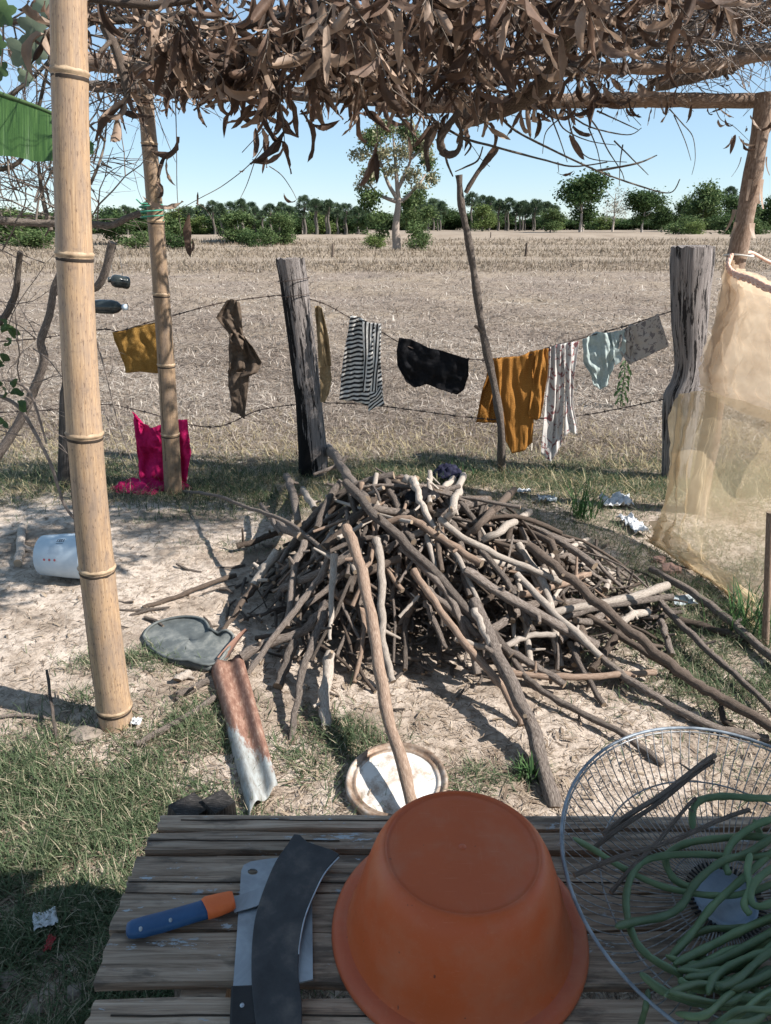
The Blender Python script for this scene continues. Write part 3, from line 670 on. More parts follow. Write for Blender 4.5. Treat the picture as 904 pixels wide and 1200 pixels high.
garment('sarong', 'orange brown patterned sarong hung wide beside the forked prop', 'sarong', [
    dict(top=[(577, 422), (592, 418), (608, 417), (622, 412), (630, 410)], bottom=[(592, 515), (600, 531), (615, 527), (624, 518)], left=[(580, 460)], right=[(626, 480)], Y=4.47, folds=4, amp=.012, mat='c_orange', name='front_panel'),
    dict(top=[(577, 422), (590, 420)], bottom=[(559, 497), (590, 498)], left=[(566, 460)], right=[], Y=4.50, folds=2, amp=.015, mat='c_orange', back=.04, name='back_panel'),
    dict(top=[(628, 411), (636, 409), (643, 408)], bottom=[(618, 486), (628, 492), (634, 489)], left=[(624, 450)], right=[(641, 440)], Y=4.45, folds=1.6, amp=.016, mat='c_orange', name='folded_edge')])
garment('trousers', 'white trousers with a faint red flower print beside the orange sarong', 'trousers', [
    dict(top=[(643, 407), (655, 403), (662, 402)], bottom=[(633, 530), (645, 541), (658, 520)], left=[(640, 450), (636, 495)], right=[(661, 450), (660, 490)], Y=4.47, folds=2.5, amp=.016, mat='c_floral', name='leg'),
    dict(top=[(658, 403), (668, 401), (679, 400)], bottom=[(660, 510), (668, 506), (677, 510)], left=[(663, 450)], right=[(672, 440), (671, 475), (677, 500)], Y=4.46, folds=1.6, amp=.014, mat='c_floral', name='leg')])
garment('shirt', 'pale mint green shirt folded over the wire', 'shirt', [
    dict(top=[(683, 398), (700, 389), (715, 390), (722, 388)], bottom=[(695, 450), (704, 457), (712, 450), (719, 425)], left=[(684, 425), (693, 440)], right=[(722, 405)], Y=4.46, folds=3, amp=.02, mat='c_mint', name='body'),
    dict(top=[(716, 390), (730, 386), (740, 384)], bottom=[(720, 428), (727, 424), (739, 400)], left=[], right=[], Y=4.45, folds=1.5, amp=.012, mat='c_mint', name='sleeve')])
garment('cloth', 'beige cloth with faint grey sprigs hung next to the stout post', 'cloth', [
    dict(top=[(736, 382), (755, 376), (771, 367)], bottom=[(738, 426), (757, 418), (783, 405)], left=[(742, 405)], right=[(777, 386)], Y=4.44, folds=2, amp=.008, mat='c_beige', name='front_panel'),
    dict(top=[(726, 390), (738, 380), (742, 380)], bottom=[(736, 426), (739, 427), (743, 424)], left=[(724, 408)], right=[], Y=4.45, folds=1.5, amp=.012, mat='c_beige', name='gathered_end')])
e = garment('towel', 'bright magenta cloth hung on the lower wire behind the slim bamboo post', 'cloth', [
    dict(top=[(157, 485), (165, 496), (182, 499), (200, 494), (221, 490)], bottom=[(166, 572), (185, 576), (205, 575), (219, 572)], left=[(157, 510), (161, 545)], right=[(223, 530)], Y=4.30, folds=3.5, amp=.04, mat='c_pink', name='hanging_panel'),
    dict(top=[(155, 482), (158, 484), (161, 487)], bottom=[(164, 500), (167, 499), (171, 498)], left=[], right=[], Y=4.3, folds=1, amp=.004, mat='c_pink', name='strap')])
# heap of the same cloth on the ground
def heap(P, r, h, mat, name, parent=None, seed=0, nu=36, nv=12):
    mb = MB(); vs = []; fs = []; c = Vector(P)
    for j in range(nv+1):
        for i in range(nu):
            a = 2*math.pi*i/nu; q = j/nv; rr = q**.8
            k = 1+.25*noise.noise(Vector((math.cos(a)*1.6, math.sin(a)*1.6, seed)))
            z = h*(1-rr**2.2)+h*.75*noise.noise(Vector((math.cos(a)*rr*4+seed, math.sin(a)*rr*4, seed)))*(1-rr**3)+h*.3*noise.noise(Vector((math.cos(a)*rr*11, math.sin(a)*rr*11, seed)))*(1-rr**3)
            vs.append((math.cos(a)*rr*r[0]*k, math.sin(a)*rr*r[1]*k, max(z, .002) if j < nv else -.004))
    for j in range(nv):
        for i in range(nu): i2 = (i+1) % nu; fs.append((j*nu+i2, j*nu+i, (j+1)*nu+i, (j+1)*nu+i2))
    mb.add(vs, fs, None)
    return mb.build(name, mat, parent, c)
heap(gnd(165, 572), (.19, .10), .05, 'c_pink', 'ground_folds', e, 3); heap(gnd(208, 572), (.09, .06), .035, 'c_pink', 'ground_folds', e, 5)

# ------------------------------------------------------------------ firewood
def H(x, y): return .46*math.exp(-(abs(x-.02)/(.42 if x < .02 else .54))**2.6-(abs(y-2.92)/.50)**2.8)+.16*math.exp(-((x-.70)/.42)**2-((y-2.8)/.40)**2)
def mound(px, py, lift=0.0):
    d = ray(px, py); t = 1.2; hit = None
    while t < 9:
        p = CAM+d*t
        if p.z <= max(gz(p.x, p.y), H(p.x, p.y))+lift: return t
        t += .012
    return t
MATS = {'b': 'bark', 'p': 'palewood', 'd': 'darkwood', 'r': 'redwood'}
def stick_mesh(pts, r0, r1, mat, sides=8, knots=2, wob=.07):
    mb = MB(); n = len(pts)
    rr = [(r0+(r1-r0)*i/(n-1))*(1+.07*math.sin(i*1.9+r0*900)+rnd.uniform(-.04, .04)) for i in range(n)]
    mb.tube(pts, rr, sides, True, 0, 1, wob, u0=rnd.random())
    for _ in range(knots):
        i = rnd.randrange(1, n-1) if n > 2 else 0; t = (pts[min(i+1, n-1)]-pts[i-1 if i else 0]).normalized(); d = (t.orthogonal().normalized())
        d.rotate(Quaternion(t, rnd.uniform(0, 6.28))); d = (d+t*rnd.uniform(-.6, .6)).normalized(); L = rr[i]*(rnd.uniform(1.2, 2.6) if rnd.random() < .7 else rnd.uniform(3, 7))
        mb.tube([pts[i]+d*rr[i]*.3, pts[i]+d*(rr[i]*.9+L*.4), pts[i]+d*(rr[i]+L*.8)], [rr[i]*.55, rr[i]*.42, rr[i]*.32], 6, True, 0, 1)
    return mb
def stick(P, w, m, label, lift=(0.02, 0.02), w1=None, group=None, name='firewood_stick', forks=(), cat='firewood stick', ground=False):
    Dn = []
    for i, (x, y) in enumerate(P):
        l = lift[0]+(lift[1]-lift[0])*i/(len(P)-1); Dn.append(mound(x, y, l))
    n = len(P); L = [0]
    for i in range(1, n): L.append(L[-1]+math.dist(P[i], P[i-1]))
    D = []
    for i in range(n):
        t = L[i]/L[-1]; inv = (1/Dn[0])*(1-t)+(1/Dn[-1])*t; D.append(min(1/inv, Dn[i]))
    pts = smooth_path([atD(x, y, d) for (x, y), d in zip(P, D)], 5 if n > 2 else 8)
    dm = sum(D)/n; r0 = w*.5*D[0]/F; r1 = (w1 or w)*.5*D[-1]/F
    for i in range(1, len(pts)-1): pts[i] += Vector((rnd.uniform(-1, 1), rnd.uniform(-1, 1), rnd.uniform(-1, 1)))*r0*.28
    o = pts[0].copy(); mb = stick_mesh([p-o for p in pts], r0, r1, m, 9)
    if forks:
        for (i, dx, dy, ww) in forks:
            p = pts[min(int(i*len(pts)), len(pts)-1)]; dd = depth(p); q = p+Vector((dx, 0, -dy))*dd/F
            mb.tube([p-o, (p-o).lerp(q-o, .5)+Vector((0, 0, r0*.4)), q-o], [ww*.5*dd/F, ww*.42*dd/F, ww*.33*dd/F], 7, True, 0, 1, .06)
    return tag(mb.build(name, [MATS[m], 'cut'], None, o), label, cat, group or 'firewood sticks in the heap')
T = [
 ([(384, 523), (404, 552), (430, 586)], 11, 'b', 'thick stick at the very top of the heap leaning against the burnt post', (.10, .06)),
 ([(405, 565), (440, 604), (490, 652), (555, 722), (600, 768)], 11, 'b', 'long straight pole sloping from the heap top down to its right front', (.10, .10)),
 ([(556, 705), (583, 769), (626, 860), (650, 948)], 14, 'b', 'stout pole whose split foot stands by the table behind the orange basin', (.12, .0), 20),
 ([(406, 619), (415, 642), (436, 720), (453, 827), (485, 950)], 13, 'r', 'smooth brown pole leaning across the round enamel lid', (.14, .05), 16),
 ([(441, 632), (447, 662), (448, 720), (449, 751), (461, 799)], 10, 'p', 'grey bent stick hanging down beside the smooth brown pole', (.10, .03), 8),
 ([(357, 635), (344, 673), (337, 735)], 9, 'b', 'upright bark-covered stick on the left face of the heap', (.08, .04)),
 ([(388, 650), (370, 685), (340, 722), (291, 789)], 9, 'b', 'long bowed stick running down to the rusty iron strip', (.08, .01), 7),
 ([(400, 566), (385, 586), (372, 619)], 9, 'b', 'short rough stick below the topmost stick', (.08, .06)),
 ([(326, 645), (298, 686)], 11, 'p', 'short pale stick with a snapped lower end at the left of the heap', (.09, .04)),
 ([(297, 688), (258, 745)], 8, 'd', 'dark split stick pointing at the grey rubber sheet', (.05, .01), 5),
 ([(283, 770), (321, 751), (357, 738), (384, 706)], 13, 'b', 'thick crooked branch lying low at the left front of the heap', (.03, .05), 10),
 ([(381, 718), (359, 774), (350, 812), (341, 870)], 10, 'b', 'stick with a reddish pointed foot standing before the heap', (.07, .0), 7),
 ([(387, 766), (380, 814), (382, 853)], 13, 'p', 'short stick with an orange cut end resting on the grass in front', (.04, .015)),
 ([(345, 752), (326, 805)], 12, 'b', 'stub of wood with a slanting cut left of the front sticks', (.04, .01)),
 ([(392, 650), (389, 700), (387, 750)], 10, 'p', 'peeled pale stick tapering to a spike on the front of the heap', (.12, .08), 4),
 ([(216, 576), (250, 580), (288, 594), (326, 607), (352, 622), (390, 655)], 3.5, 'b', 'long thin twig reaching out left from the heap', (.02, .10), 6),
 ([(306, 591), (317, 606), (329, 626)], 5, 'b', 'small forked twig crossing the long thin twig', (.08, .08)),
 ([(336, 558), (344, 581), (349, 614)], 9, 'b', 'stub standing upright at the upper left of the heap', (.05, .07)),
 ([(355, 573), (369, 597)], 8, 'p', 'short blunt stub beside the upright one', (.04, .07)),
 ([(278, 640), (300, 634), (326, 624)], 7, 'd', 'dark short stick sticking out at the left edge of the heap', (.03, .04)),
 ([(322, 612), (353, 629)], 11, 'b', 'thick stub with its cut end facing the viewer', (.05, .08)),
 ([(450, 614), (481, 608), (511, 627), (542, 647), (565, 661)], 9, 'r', 'kneed brown stick lying across the top of the heap', (.05, .07)),
 ([(514, 608), (549, 634), (605, 660), (638, 673), (659, 683)], 8, 'p', 'long pale stick slanting across the right shoulder of the heap', (.07, .06)),
 ([(474, 561), (484, 564), (489, 576), (496, 596), (511, 619)], 10, 'p', 'grey hooked root end sticking up from the heap top', (.05, .05), 7),
 ([(504, 553), (504, 590)], 6, 'p', 'thin upright stick beside the dark blue cloth', (.05, .05)),
 ([(543, 557), (534, 586), (525, 610)], 8, 'p', 'pale knobbly stick standing right of the dark blue cloth', (.04, .05)),
 ([(531, 562), (508, 583)], 9, 'p', 'pale split piece leaning under the dark blue cloth', (.04, .05), 5),
 ([(603, 574), (575, 600), (548, 628)], 8, 'd', 'dark broken stick jutting up to the right of the heap top', (.10, .05)),
 ([(621, 600), (595, 617), (566, 633)], 8, 'p', 'pale frayed stick beside the dark broken one', (.05, .05)),
 ([(618, 639), (660, 672), (717, 721), (768, 764), (811, 797), (854, 824), (925, 865)], 11, 'd', 'longest dark brown pole running from the heap to the right edge', (.07, .03), 13),
 ([(687, 721), (727, 745), (781, 780), (815, 800)], 8, 'd', 'dark pole lying alongside under the longest one', (.02, .02)),
 ([(545, 668), (598, 703), (640, 725), (700, 757)], 12, 'b', 'thick pole with dark speckles in the middle of the heap', (.10, .06)),
 ([(700, 766), (733, 794), (784, 826), (833, 850), (900, 866)], 9, 'b', 'grey pole lying on the bare earth up to the wire basket', (.04, .01), 10),
 ([(605, 673), (651, 720), (704, 770)], 9, 'p', 'greyish stick crossing over the speckled pole', (.08, .06)),
 ([(585, 787), (660, 794), (714, 792), (768, 788)], 8, 'r', 'level stick with a peeled red patch at the right front', (.05, .03)),
 ([(612, 726), (660, 716), (714, 705), (752, 697), (782, 686)], 8, 'p', 'whitest stick, bark stripped, at the right of the heap', (.06, .05), 11),
 ([(625, 731), (660, 724), (714, 710), (788, 699)], 7, 'b', 'brown stick lying just below the whitest one', (.05, .04)),
 ([(763, 667), (822, 702), (870, 740), (925, 788)], 8, 'b', 'lone pole lying nearest the foot of the net', (.02, .02), 12),
 ([(774, 705), (822, 756), (860, 788), (925, 852)], 8, 'b', 'straight pole between the longest one and the one by the net', (.03, .02)),
 ([(795, 726), (843, 740), (878, 752)], 9, 'd', 'dark flat slab of wood under the grey card', (.015, .01)),
 ([(775, 727), (780, 745), (788, 768)], 8, 'b', 'short upright stub right of the whitest stick', (.03, .02)),
 ([(727, 738), (712, 760), (694, 785)], 9, 'd', 'short dark stub crossing below the longest pole', (.03, .02)),
 ([(668, 753), (686, 790), (708, 826)], 7, 'b', 'stick sloping down with a sawn tip over the bare earth', (.04, .01)),
 ([(533, 748), (562, 757), (589, 758), (620, 745), (651, 744)], 7, 'p', 'wavy light stick laid crosswise over the big split pole', (.13, .08)),
 ([(594, 762), (630, 782), (662, 803)], 9, 'b', 'straight stick ending above the red peeled one', (.06, .03)),
 ([(602, 774), (626, 803), (680, 835), (730, 860), (777, 896)], 8, 'b', 'crooked pole reaching forward into the wire basket shadow', (.05, .01)),
 ([(500, 690), (528, 713), (567, 752)], 9, 'b', 'stick tucked beside the stout split pole', (.09, .08)),
 ([(485, 668), (509, 705), (549, 758), (589, 806), (612, 850)], 9, 'r', 'reddish stick descending left of the stout split pole', (.09, .01)),
 ([(612, 886), (636, 933)], 7, 'b', 'small stick beside the split foot of the stout pole', (.02, .01)),
 ([(556, 714), (578, 762)], 9, 'p', 'torn pale splinter of wood on the stout pole', (.15, .15)),
 ([(500, 705), (509, 728), (524, 760)], 9, 'b', 'short drooping stub on the front of the heap', (.06, .05), 5),
 ([(491, 698), (468, 723)], 4, 'p', 'thin white splinter on the front of the heap', (.08, .07)),
 ([(730, 728), (742, 720), (760, 717)], 9, 'p', 'pale curved root lying at the right of the heap', (.03, .03)),
 ([(846, 826), (848, 842), (862, 856)], 7, 'd', 'dark hooked side shoot of the longest pole', (.03, .01)),
 ([(470, 640), (520, 690), (545, 740), (560, 790)], 9, 'b', 'knotty stick in the gap left of the stout split pole', (.07, .03)),
 ([(560, 640), (600, 690), (625, 740)], 8, 'b', 'middle-sized stick under the pale slanting one', (.05, .05)),
 ([(330, 690), (380, 668), (420, 640)], 9, 'b', 'stick lying level across the left face of the heap', (.05, .06)),
 ([(398, 700), (428, 672), (470, 655)], 10, 'd', 'dark log end deep in the front of the heap', (.02, .03)),
 ([(640, 655), (672, 640), (690, 632)], 7, 'p', 'pale stub with an angled end behind the longest pole', (.04, .04), 5),
 ([(590, 700), (640, 690), (690, 672)], 9, 'r', 'reddish stick crossing under the longest pole', (.04, .03)),
]
for t in T: stick(t[0], t[1], t[2], t[3], t[4], (t[5] if len(t) > 5 else None))
stick([(27, 617), (24, 640), (21, 660)], 10, 'p', 'knobbly grey log end lying left of the white bucket', (.02, .02), 9, 'loose sticks on the ground', forks=((.5, 28, 16, 8),))
stick([(168, 712), (205, 700), (240, 686), (277, 674)], 5, 'd', 'dark thin stick lying on the ground behind the rubber sheet', (.006, .01), 6, 'loose sticks on the ground')
stick([(160, 872), (205, 848), (252, 818)], 7, 'b', 'stick running under the rusty iron strip from the left', (.01, .015), 8, 'loose sticks on the ground')
stick([(55, 785), (60, 822), (67, 868)], 3.2, 'b', 'thin upright twig standing left of the thick bamboo foot', (.14, .0), 4, 'loose sticks on the ground')
stick([(205, 815), (222, 809), (243, 798)], 9, 'b', 'short dark chunk beneath the rubber sheet', (.015, .02), 8, 'loose sticks on the ground')
stick([(208, 797), (222, 787)], 10, 'p', 'short piece with a pale cut end by the rubber sheet', (.02, .02), 9, 'loose sticks on the ground')
stick([(0, 840), (30, 838), (60, 842)], 4, 'b', 'bent twig at the left edge', (.01, .01), 3, 'loose sticks on the ground')
# the mass of short pieces inside the heap
lab = {'b': 'short bark-covered piece jammed among the others in the heap', 'p': 'short pale barkless piece jammed among the others in the heap',
       'd': 'short dark weathered piece jammed among the others in the heap', 'r': 'short reddish brown piece jammed among the others in the heap'}
cnt = 0
while cnt < 285:
    if rnd.random() < .74: x = rnd.gauss(.02, .30); y = rnd.gauss(2.80, .27)
    else: x = rnd.gauss(.66, .25); y = rnd.gauss(2.75, .22)
    h = H(x, y)
    if h < .05 or y < 2.2: continue
    L = rnd.uniform(.2, .56)*(1.0 if h > .1 else .75)
    cx = .02 if x < .45 else .7
    a = math.atan2(y-2.9, x-cx)+rnd.gauss(0, .75)
    if x < -.25: L *= .75; a = math.atan2(y-3.1, (x-cx)*.45)+rnd.gauss(0, .5)
    if rnd.random() < .2: a = rnd.uniform(0, 6.28)
    if y < 2.75 and x < .5 and rnd.random() < .6: a = -1.57+rnd.gauss(0, .45)
    z = h*rnd.uniform(.25, 1.0) if rnd.random() < .4 else h*rnd.uniform(.8, 1.0)
    d = Vector((math.cos(a), math.sin(a), 0)); hl = H(x+d.x*.12, y+d.y*.12)-H(x-d.x*.12, y-d.y*.12); d.z = hl/.24*.85+rnd.gauss(0, .13); d.normalize()
    r = rnd.choice((.005, .006, .008, .009, .010, .012, .014, .018)); c = Vector((x, y, max(z, r)+.005)); n = 6
    A = c-d*L/2; B = c+d*L/2
    lo = min(A.z, B.z)
    if lo < r*.6: c.z += r*.6-lo; A = c-d*L/2; B = c+d*L/2
    bend = d.orthogonal().normalized()*L*rnd.uniform(-.13, .13)
    pts = [A.lerp(B, i/n)+bend*math.sin(math.pi*i/n)+Vector((rnd.uniform(-1, 1), rnd.uniform(-1, 1), rnd.uniform(-1, 1)))*r*.45 for i in range(n+1)]
    m = rnd.choice('bbbbbddpr'); o = pts[0].copy()
    mb = stick_mesh([p-o for p in pts], r, r*rnd.uniform(.65, 1), m, 7, 1 if rnd.random() < .5 else 0)
    look = ('thin ' if r < .0115 else 'thick ' if r > .0155 else '')+('stub' if L < .24 else 'stick' if L < .36 else 'long stick')
    tone_ = {'b': 'bark-covered', 'p': 'pale', 'd': 'dark', 'r': 'reddish'}[m]
    place = ('on the left slope' if x < -.38 else 'in the front face' if y < 2.62 and x < .45 else 'on the back' if y > 3.1 and x < .45 else 'in the lower right spread' if x > .95 else 'on the right shoulder' if x > .45 else 'near the top' if z > .24 else 'in the core')+' of the heap'
    if 'top' in place or 'core' in place or 'front' in place: place += ', '+('left of the leaning pole' if x < -.14 else 'beside the leaning pole' if x < .10 else 'under the long poles')
    elif 'shoulder' in place: place += ', '+('facing the table' if y < 2.75 else 'facing the fence')
    tag(mb.build('firewood_stick', [MATS[m], 'cut'], None, o), tone_+' '+look+' '+place, 'firewood stick', tone_+' '+look+'s '+place)
    cnt += 1
mb = MB()
for _ in range(1500):
    if rnd.random() < .7: x = rnd.gauss(.05, .42); y = rnd.gauss(2.8, .30)
    else: x = rnd.gauss(.8, .36); y = rnd.gauss(2.65, .28)
    if y < 2.0: continue
    h = H(x, y)
    if h < .05 and rnd.random() < .8: continue
    z = gz(x, y)+.006+h*rnd.uniform(.0, .85); L = rnd.uniform(.04, .17); d = Vector((rnd.gauss(0, 1), rnd.gauss(0, 1), rnd.gauss(0, .35 if h > .06 else .05))).normalized(); r = rnd.uniform(.0025, .009); c = Vector((x, y, z))
    mb.tube([c-d*L/2, c+d.orthogonal().normalized()*r, c+d*L/2], [r, r*.9, r*.6], 5, True, 0, 1)
tag(mb.build('wood_debris', ['bark', 'cut']), 'small broken twigs and chips of wood filling the heap and strewn round it', kind='stuff')
c = atD(526, 548, mound(526, 560, .04)); c.z -= .055; c.y += .05; tag(heap(c, (.11, .08), .05, 'c_navy', 'cloth', None, 8), 'crumpled dark blue cloth lying on the back of the firewood heap', 'cloth')
c = atD(494, 573, mound(497, 578, .03)); c.z -= .03; tag(heap(c, (.07, .06), .03, 'c_black', 'cloth', None, 11), 'crumpled black cloth beside the hooked root end on the heap', 'cloth')

# ------------------------------------------------------------------ table of weathered slats
TZ = .42
def table():
    e = empty('slat_table', 'low table of weathered wooden slats in the foreground', 'table', loc=(.3, .6, 0))
    rows = [(955, 969, 187), (973, 993, 173), (997, 1020, 157), (1024, 1043, 150), (1046, 1089, 136), (1094, 1151, 120), (1167, 1205, 105)]
    Y = lambda py: atZ(450, py, TZ).y
    sl = [(Y(a), Y(b), atZ(xl, (a+b)/2, TZ).x) for a, b, xl in rows]
    y = Y(1205)-.02
    while y > .1: sl.append((y, y-.055, -.5+rnd.uniform(-.02, .02))); y -= .068
    for i, (ya, yb, xl) in enumerate(sl):
        splits = [] 
        w = ya-yb; th = .018; cy = (ya+yb)/2; x1 = 1.35+rnd.uniform(-.03, .03)
        nx = 30; ny = 5; vs = []; fs = []; sk = rnd.uniform(-.004, .004); dz = rnd.uniform(-.003, .003)+(-.012 if i == 2 else 0)
        for j in range(2):
            for k in range(nx+1):
                for q in range(ny+1):
                    x = xl+(x1-xl)*k/nx; t = q/ny; yy = ya-(ya-yb)*t
                    ed = .007*noise.noise(Vector((x*5, i*3.1+(0 if t < .5 else 7), 1)))*(1 if t in (0, 1) else 0)
                    if k in (0,): x += .006*noise.noise(Vector((t*6, i*2.2, 0)))
                    z = TZ+dz+sk*k/nx*1.5+.0016*noise.noise(Vector((x*2.2, t*3, i)))-(.003 if t in (0, 1) else 0)-(th if j else 0)
                    vs.append((x-e.location.x, yy+ed-e.location.y, z))
        S = (nx+1)*(ny+1)
        for k in range(nx):
            for q in range(ny):
                a = k*(ny+1)+q; fs.append((a, a+1, a+ny+2, a+ny+1)); fs.append((S+a, S+a+ny+1, S+a+ny+2, S+a+1))
            a = k*(ny+1); b = a+ny+1; fs.append((a, b, S+b, S+a)); a += ny; b += ny; fs.append((a, S+a, S+b, b))
        for q in range(ny): a = q; fs.append((a, S+a, S+a+1, a+1)); a = nx*(ny+1)+q; fs.append((a, a+1, S+a+1, S+a))
        mb = MB(); mb.add(vs, fs); mb.smooth = [False]*len(mb.f); o = mb.build('slat', 'slat', e)
        if i in (0, 1, 3, 6):      # long splits along the slats
            mb = MB(); yy = ya-(ya-yb)*rnd.uniform(.4, .6); x0 = xl+rnd.uniform(.0, .05)
            mb.tube([(x0+k*.06-e.location.x, yy+.003*noise.noise(Vector((k*.6, i, 4)))-e.location.y, TZ+dz+sk*(x0+k*.06-xl)/(x1-xl)*1.5+.0005) for k in range(rnd.randint(7, 16))], .0016, 4)
            mb.build('split', 'crack', o)
    for x in (-.28, .5, 1.2):
        mb = MB(); mb.box((x-e.location.x, .6-e.location.y, TZ-.047), (.07, 1.05, .05)); mb.build('cross_bearer', 'slat', e)
    for x in (-.38, 1.2):
        for y in (.12, 1.03):
            mb = MB(); mb.tube([(x-e.location.x, y-e.location.y, -.05), (x+.005-e.location.x, y-e.location.y, .2), (x-e.location.x, y-e.location.y, TZ-.075)], [.045, .04, .042], 12, True, wob=.06); mb.build('leg', 'darkwood', e)
    # two charred leg heads behind the far left corner
    for (px, py, w, tall) in ((210, 948, .055, .405), (246, 944, .045, .41)):
        p = atZ(px, py, TZ-.01); mb = MB(); n = 7; vs = []; fs = []
        pts = [(p.x-e.location.x+.01*math.sin(k), p.y+.035-e.location.y, -.05+(tall+.03)*k/8) for k in range(9)]
        mb.tube(pts, [w*.86]*8+[w*.78], 4, True, 0, None, .10); mb.smooth = [False]*len(mb.f); mb.build('leg_head', 'char', e)
    return e
table()

# ------------------------------------------------------------------ orange basin upside down
def basin():
    c = Vector((.120, .885, TZ+.002)); e = empty('plastic_basin', 'large orange plastic basin upside down on the slat table', 'basin', loc=c)
    prof = [(.0, .172), (.05, .1715), (.10, .170), (.112, .1695), (.1175, .1675), (.119, .1705), (.122, .1715), (.126, .169), (.134, .160), (.143, .142), (.152, .115), (.162, .08), (.172, .045), (.180, .020), (.184, .013)]
    mb = MB(); mb.lathe(prof, seg=96, mi=0); mb.lathe([(r-.003, z-.003) for r, z in prof[::-1]], seg=96, mi=0)
    mb.build('bowl', ['orange_plastic'], e)
    mb = MB(); mb.lathe([(.182, .014), (.192, .0135), (.201, .012), (.207, .007), (.2085, .001), (.206, -.001), (.203, .004), (.192, .009), (.182, .010)], seg=96); mb.build('rim', 'orange_scuff', e)
    mb = MB(); mb.lathe([(0.0, .1745), (.004, .174), (.006, .1722)], seg=16); mb.build('moulding_pip', 'orange_scuff', e)
basin()

# ------------------------------------------------------------------ knife, cleaver, curved blade (lying on the slats)
def outline_solid(P, z0, z1, mat, name, parent, off, bevel=.0008, holes=None):
    """plate whose outline was read at table height: P are pixels."""
    mb = MB(); n = len(P); q = [atZ(x, y, z0) for x, y in P]
    lo = [(p.x-off.x, p.y-off.y, z0-off.z) for p in q]; hi = [(p.x-off.x, p.y-off.y, z1-off.z) for p in q]
    mb.add(lo+hi, [list(range(n))[::-1], list(range(n, 2*n))]+[(i, (i+1) % n, n+(i+1) % n, n+i) for i in range(n)], None, 0, False)
    o = mb.build(name, mat, parent); bv = o.modifiers.new('bevel', 'BEVEL'); bv.width = bevel; bv.segments = 2; bv.limit_method = 'ANGLE'
    return o
def curve_pts(P, n=5): return [(v.x, v.y) for v in smooth_path([Vector((a, b, 0)) for a, b in P], n)]
zt = TZ+.004
off = atZ(320, 1080, zt); e = empty('cleaver', 'steel cleaver with a hole in its corner lying under the curved black blade', 'cleaver', loc=off)
body = [(283, 1022), (286, 1015), (294, 1011), (312, 1008), (330, 1006), (366, 1052), (367, 1149), (350, 1153), (300, 1160), (298, 1165), (273, 1165), (277, 1110)]
def plate_with_hole(P, hole, z0, z1, mat, name, parent, off):
    import bmesh
    bm = bmesh.new(); vo = [bm.verts.new(atZ(x, y, z0)-off) for x, y in P]; vh = [bm.verts.new(atZ(x, y, z0)-off) for x, y in hole]
    ed = [bm.edges.new((v[i], v[(i+1) % len(v)])) for v in (vo, vh) for i in range(len(v))]
    bmesh.ops.triangle_fill(bm, edges=ed, use_beauty=True)
    r = bmesh.ops.extrude_face_region(bm, geom=bm.faces[:]); bmesh.ops.translate(bm, verts=[g for g in r['geom'] if isinstance(g, bmesh.types.BMVert)], vec=(0, 0, z1-z0))
    bmesh.ops.recalc_face_normals(bm, faces=bm.faces[:]); me = bpy.data.meshes.new(name); bm.to_mesh(me); bm.free(); me.materials.append(M[mat]); return link(name, me, parent)
plate_with_hole(body, [(296.5+6*math.cos(a*math.pi/6), 1023+3.6*math.sin(a*math.pi/6)) for a in range(12)], zt, zt+.003, 'steel', 'blade', e, off)
outline_solid([(272, 1164), (299, 1163), (303, 1210), (270, 1215)], zt-.002, zt+.016, 'blackplastic', 'handle', e, off, .003)
mb = MB(); p = atZ(284, 1178, zt+.016)-off; mb.lathe([(.0, .0016), (.003, .0012), (.0038, -.001)], p, 12); mb.build('rivet', 'steel', e)
zk = zt+.004
off = atZ(220, 1080, zk); e = empty('kitchen_knife', 'knife with a blue handle and orange collar on the slats', 'knife', loc=off)
def loft(P, wpx, z0, flat, mat, name, parent, off, hk=.62):
    pts = [atZ(x, y, z0)-off for x, y in P]; rr = [w*.5*depth(atZ(x, y, z0))/F for (x, y), w in zip(P, wpx)]
    mb = MB(); pts = [p+Vector((0, 0, max(rr)*hk*.9)) for p in pts]
    n = len(pts)
    vs = []; fs = []; S = 18
    for i, p in enumerate(pts):
        t = (pts[min(i+1, n-1)]-pts[max(i-1, 0)]); t.z = 0; t.normalize(); s = Vector((-t.y, t.x, 0))
        for k in range(S):
            a = 2*math.pi*k/S; ca, sa = math.cos(a), math.sin(a); ca = math.copysign(abs(ca)**.7, ca); sa = math.copysign(abs(sa)**.7, sa)
            vs.append(p+s*ca*rr[i]+Vector((0, 0, sa*rr[i]*hk)))
    for i in range(n-1):
        for k in range(S): k2 = (k+1) % S; fs.append((i*S+k, i*S+k2, (i+1)*S+k2, (i+1)*S+k))
    fs.append(list(range(S))[::-1]); fs.append([(n-1)*S+k for k in range(S)]); mb.add(vs, fs); return mb.build(name, mat, parent)
loft([(149, 1096), (151, 1095.5), (156, 1094), (170, 1091), (190, 1086), (210, 1080), (230, 1074), (243, 1070), (247, 1068.5)], [10, 18, 22, 24.5, 24.5, 23.5, 23, 23.5, 22], zk-.003, .5, 'blueplastic', 'handle', e, off)
loft([(241, 1071), (243, 1070), (258, 1066), (272, 1061.5), (275, 1060.5)], [24, 27, 26, 23, 20], zk-.003, .5, 'orangecollar', 'collar', e, off, .66)
outline_solid([(270, 1053), (300, 1043), (335, 1036), (345, 1042), (300, 1063), (275, 1070)], zk+.003, zk+.0048, 'steel', 'blade', e, off, .0004)
for x, y, m in ((165, 1088, 'steel'), (200, 1078, 'steel'), (256, 1061, 'iron')):
    mb = MB(); p = atZ(x, y, zk+.017)-off; mb.lathe([(0, .002), (.0026, .0015), (.0032, -.004)], p, 12); mb.build('rivet', m, e)
zb = zk+.010
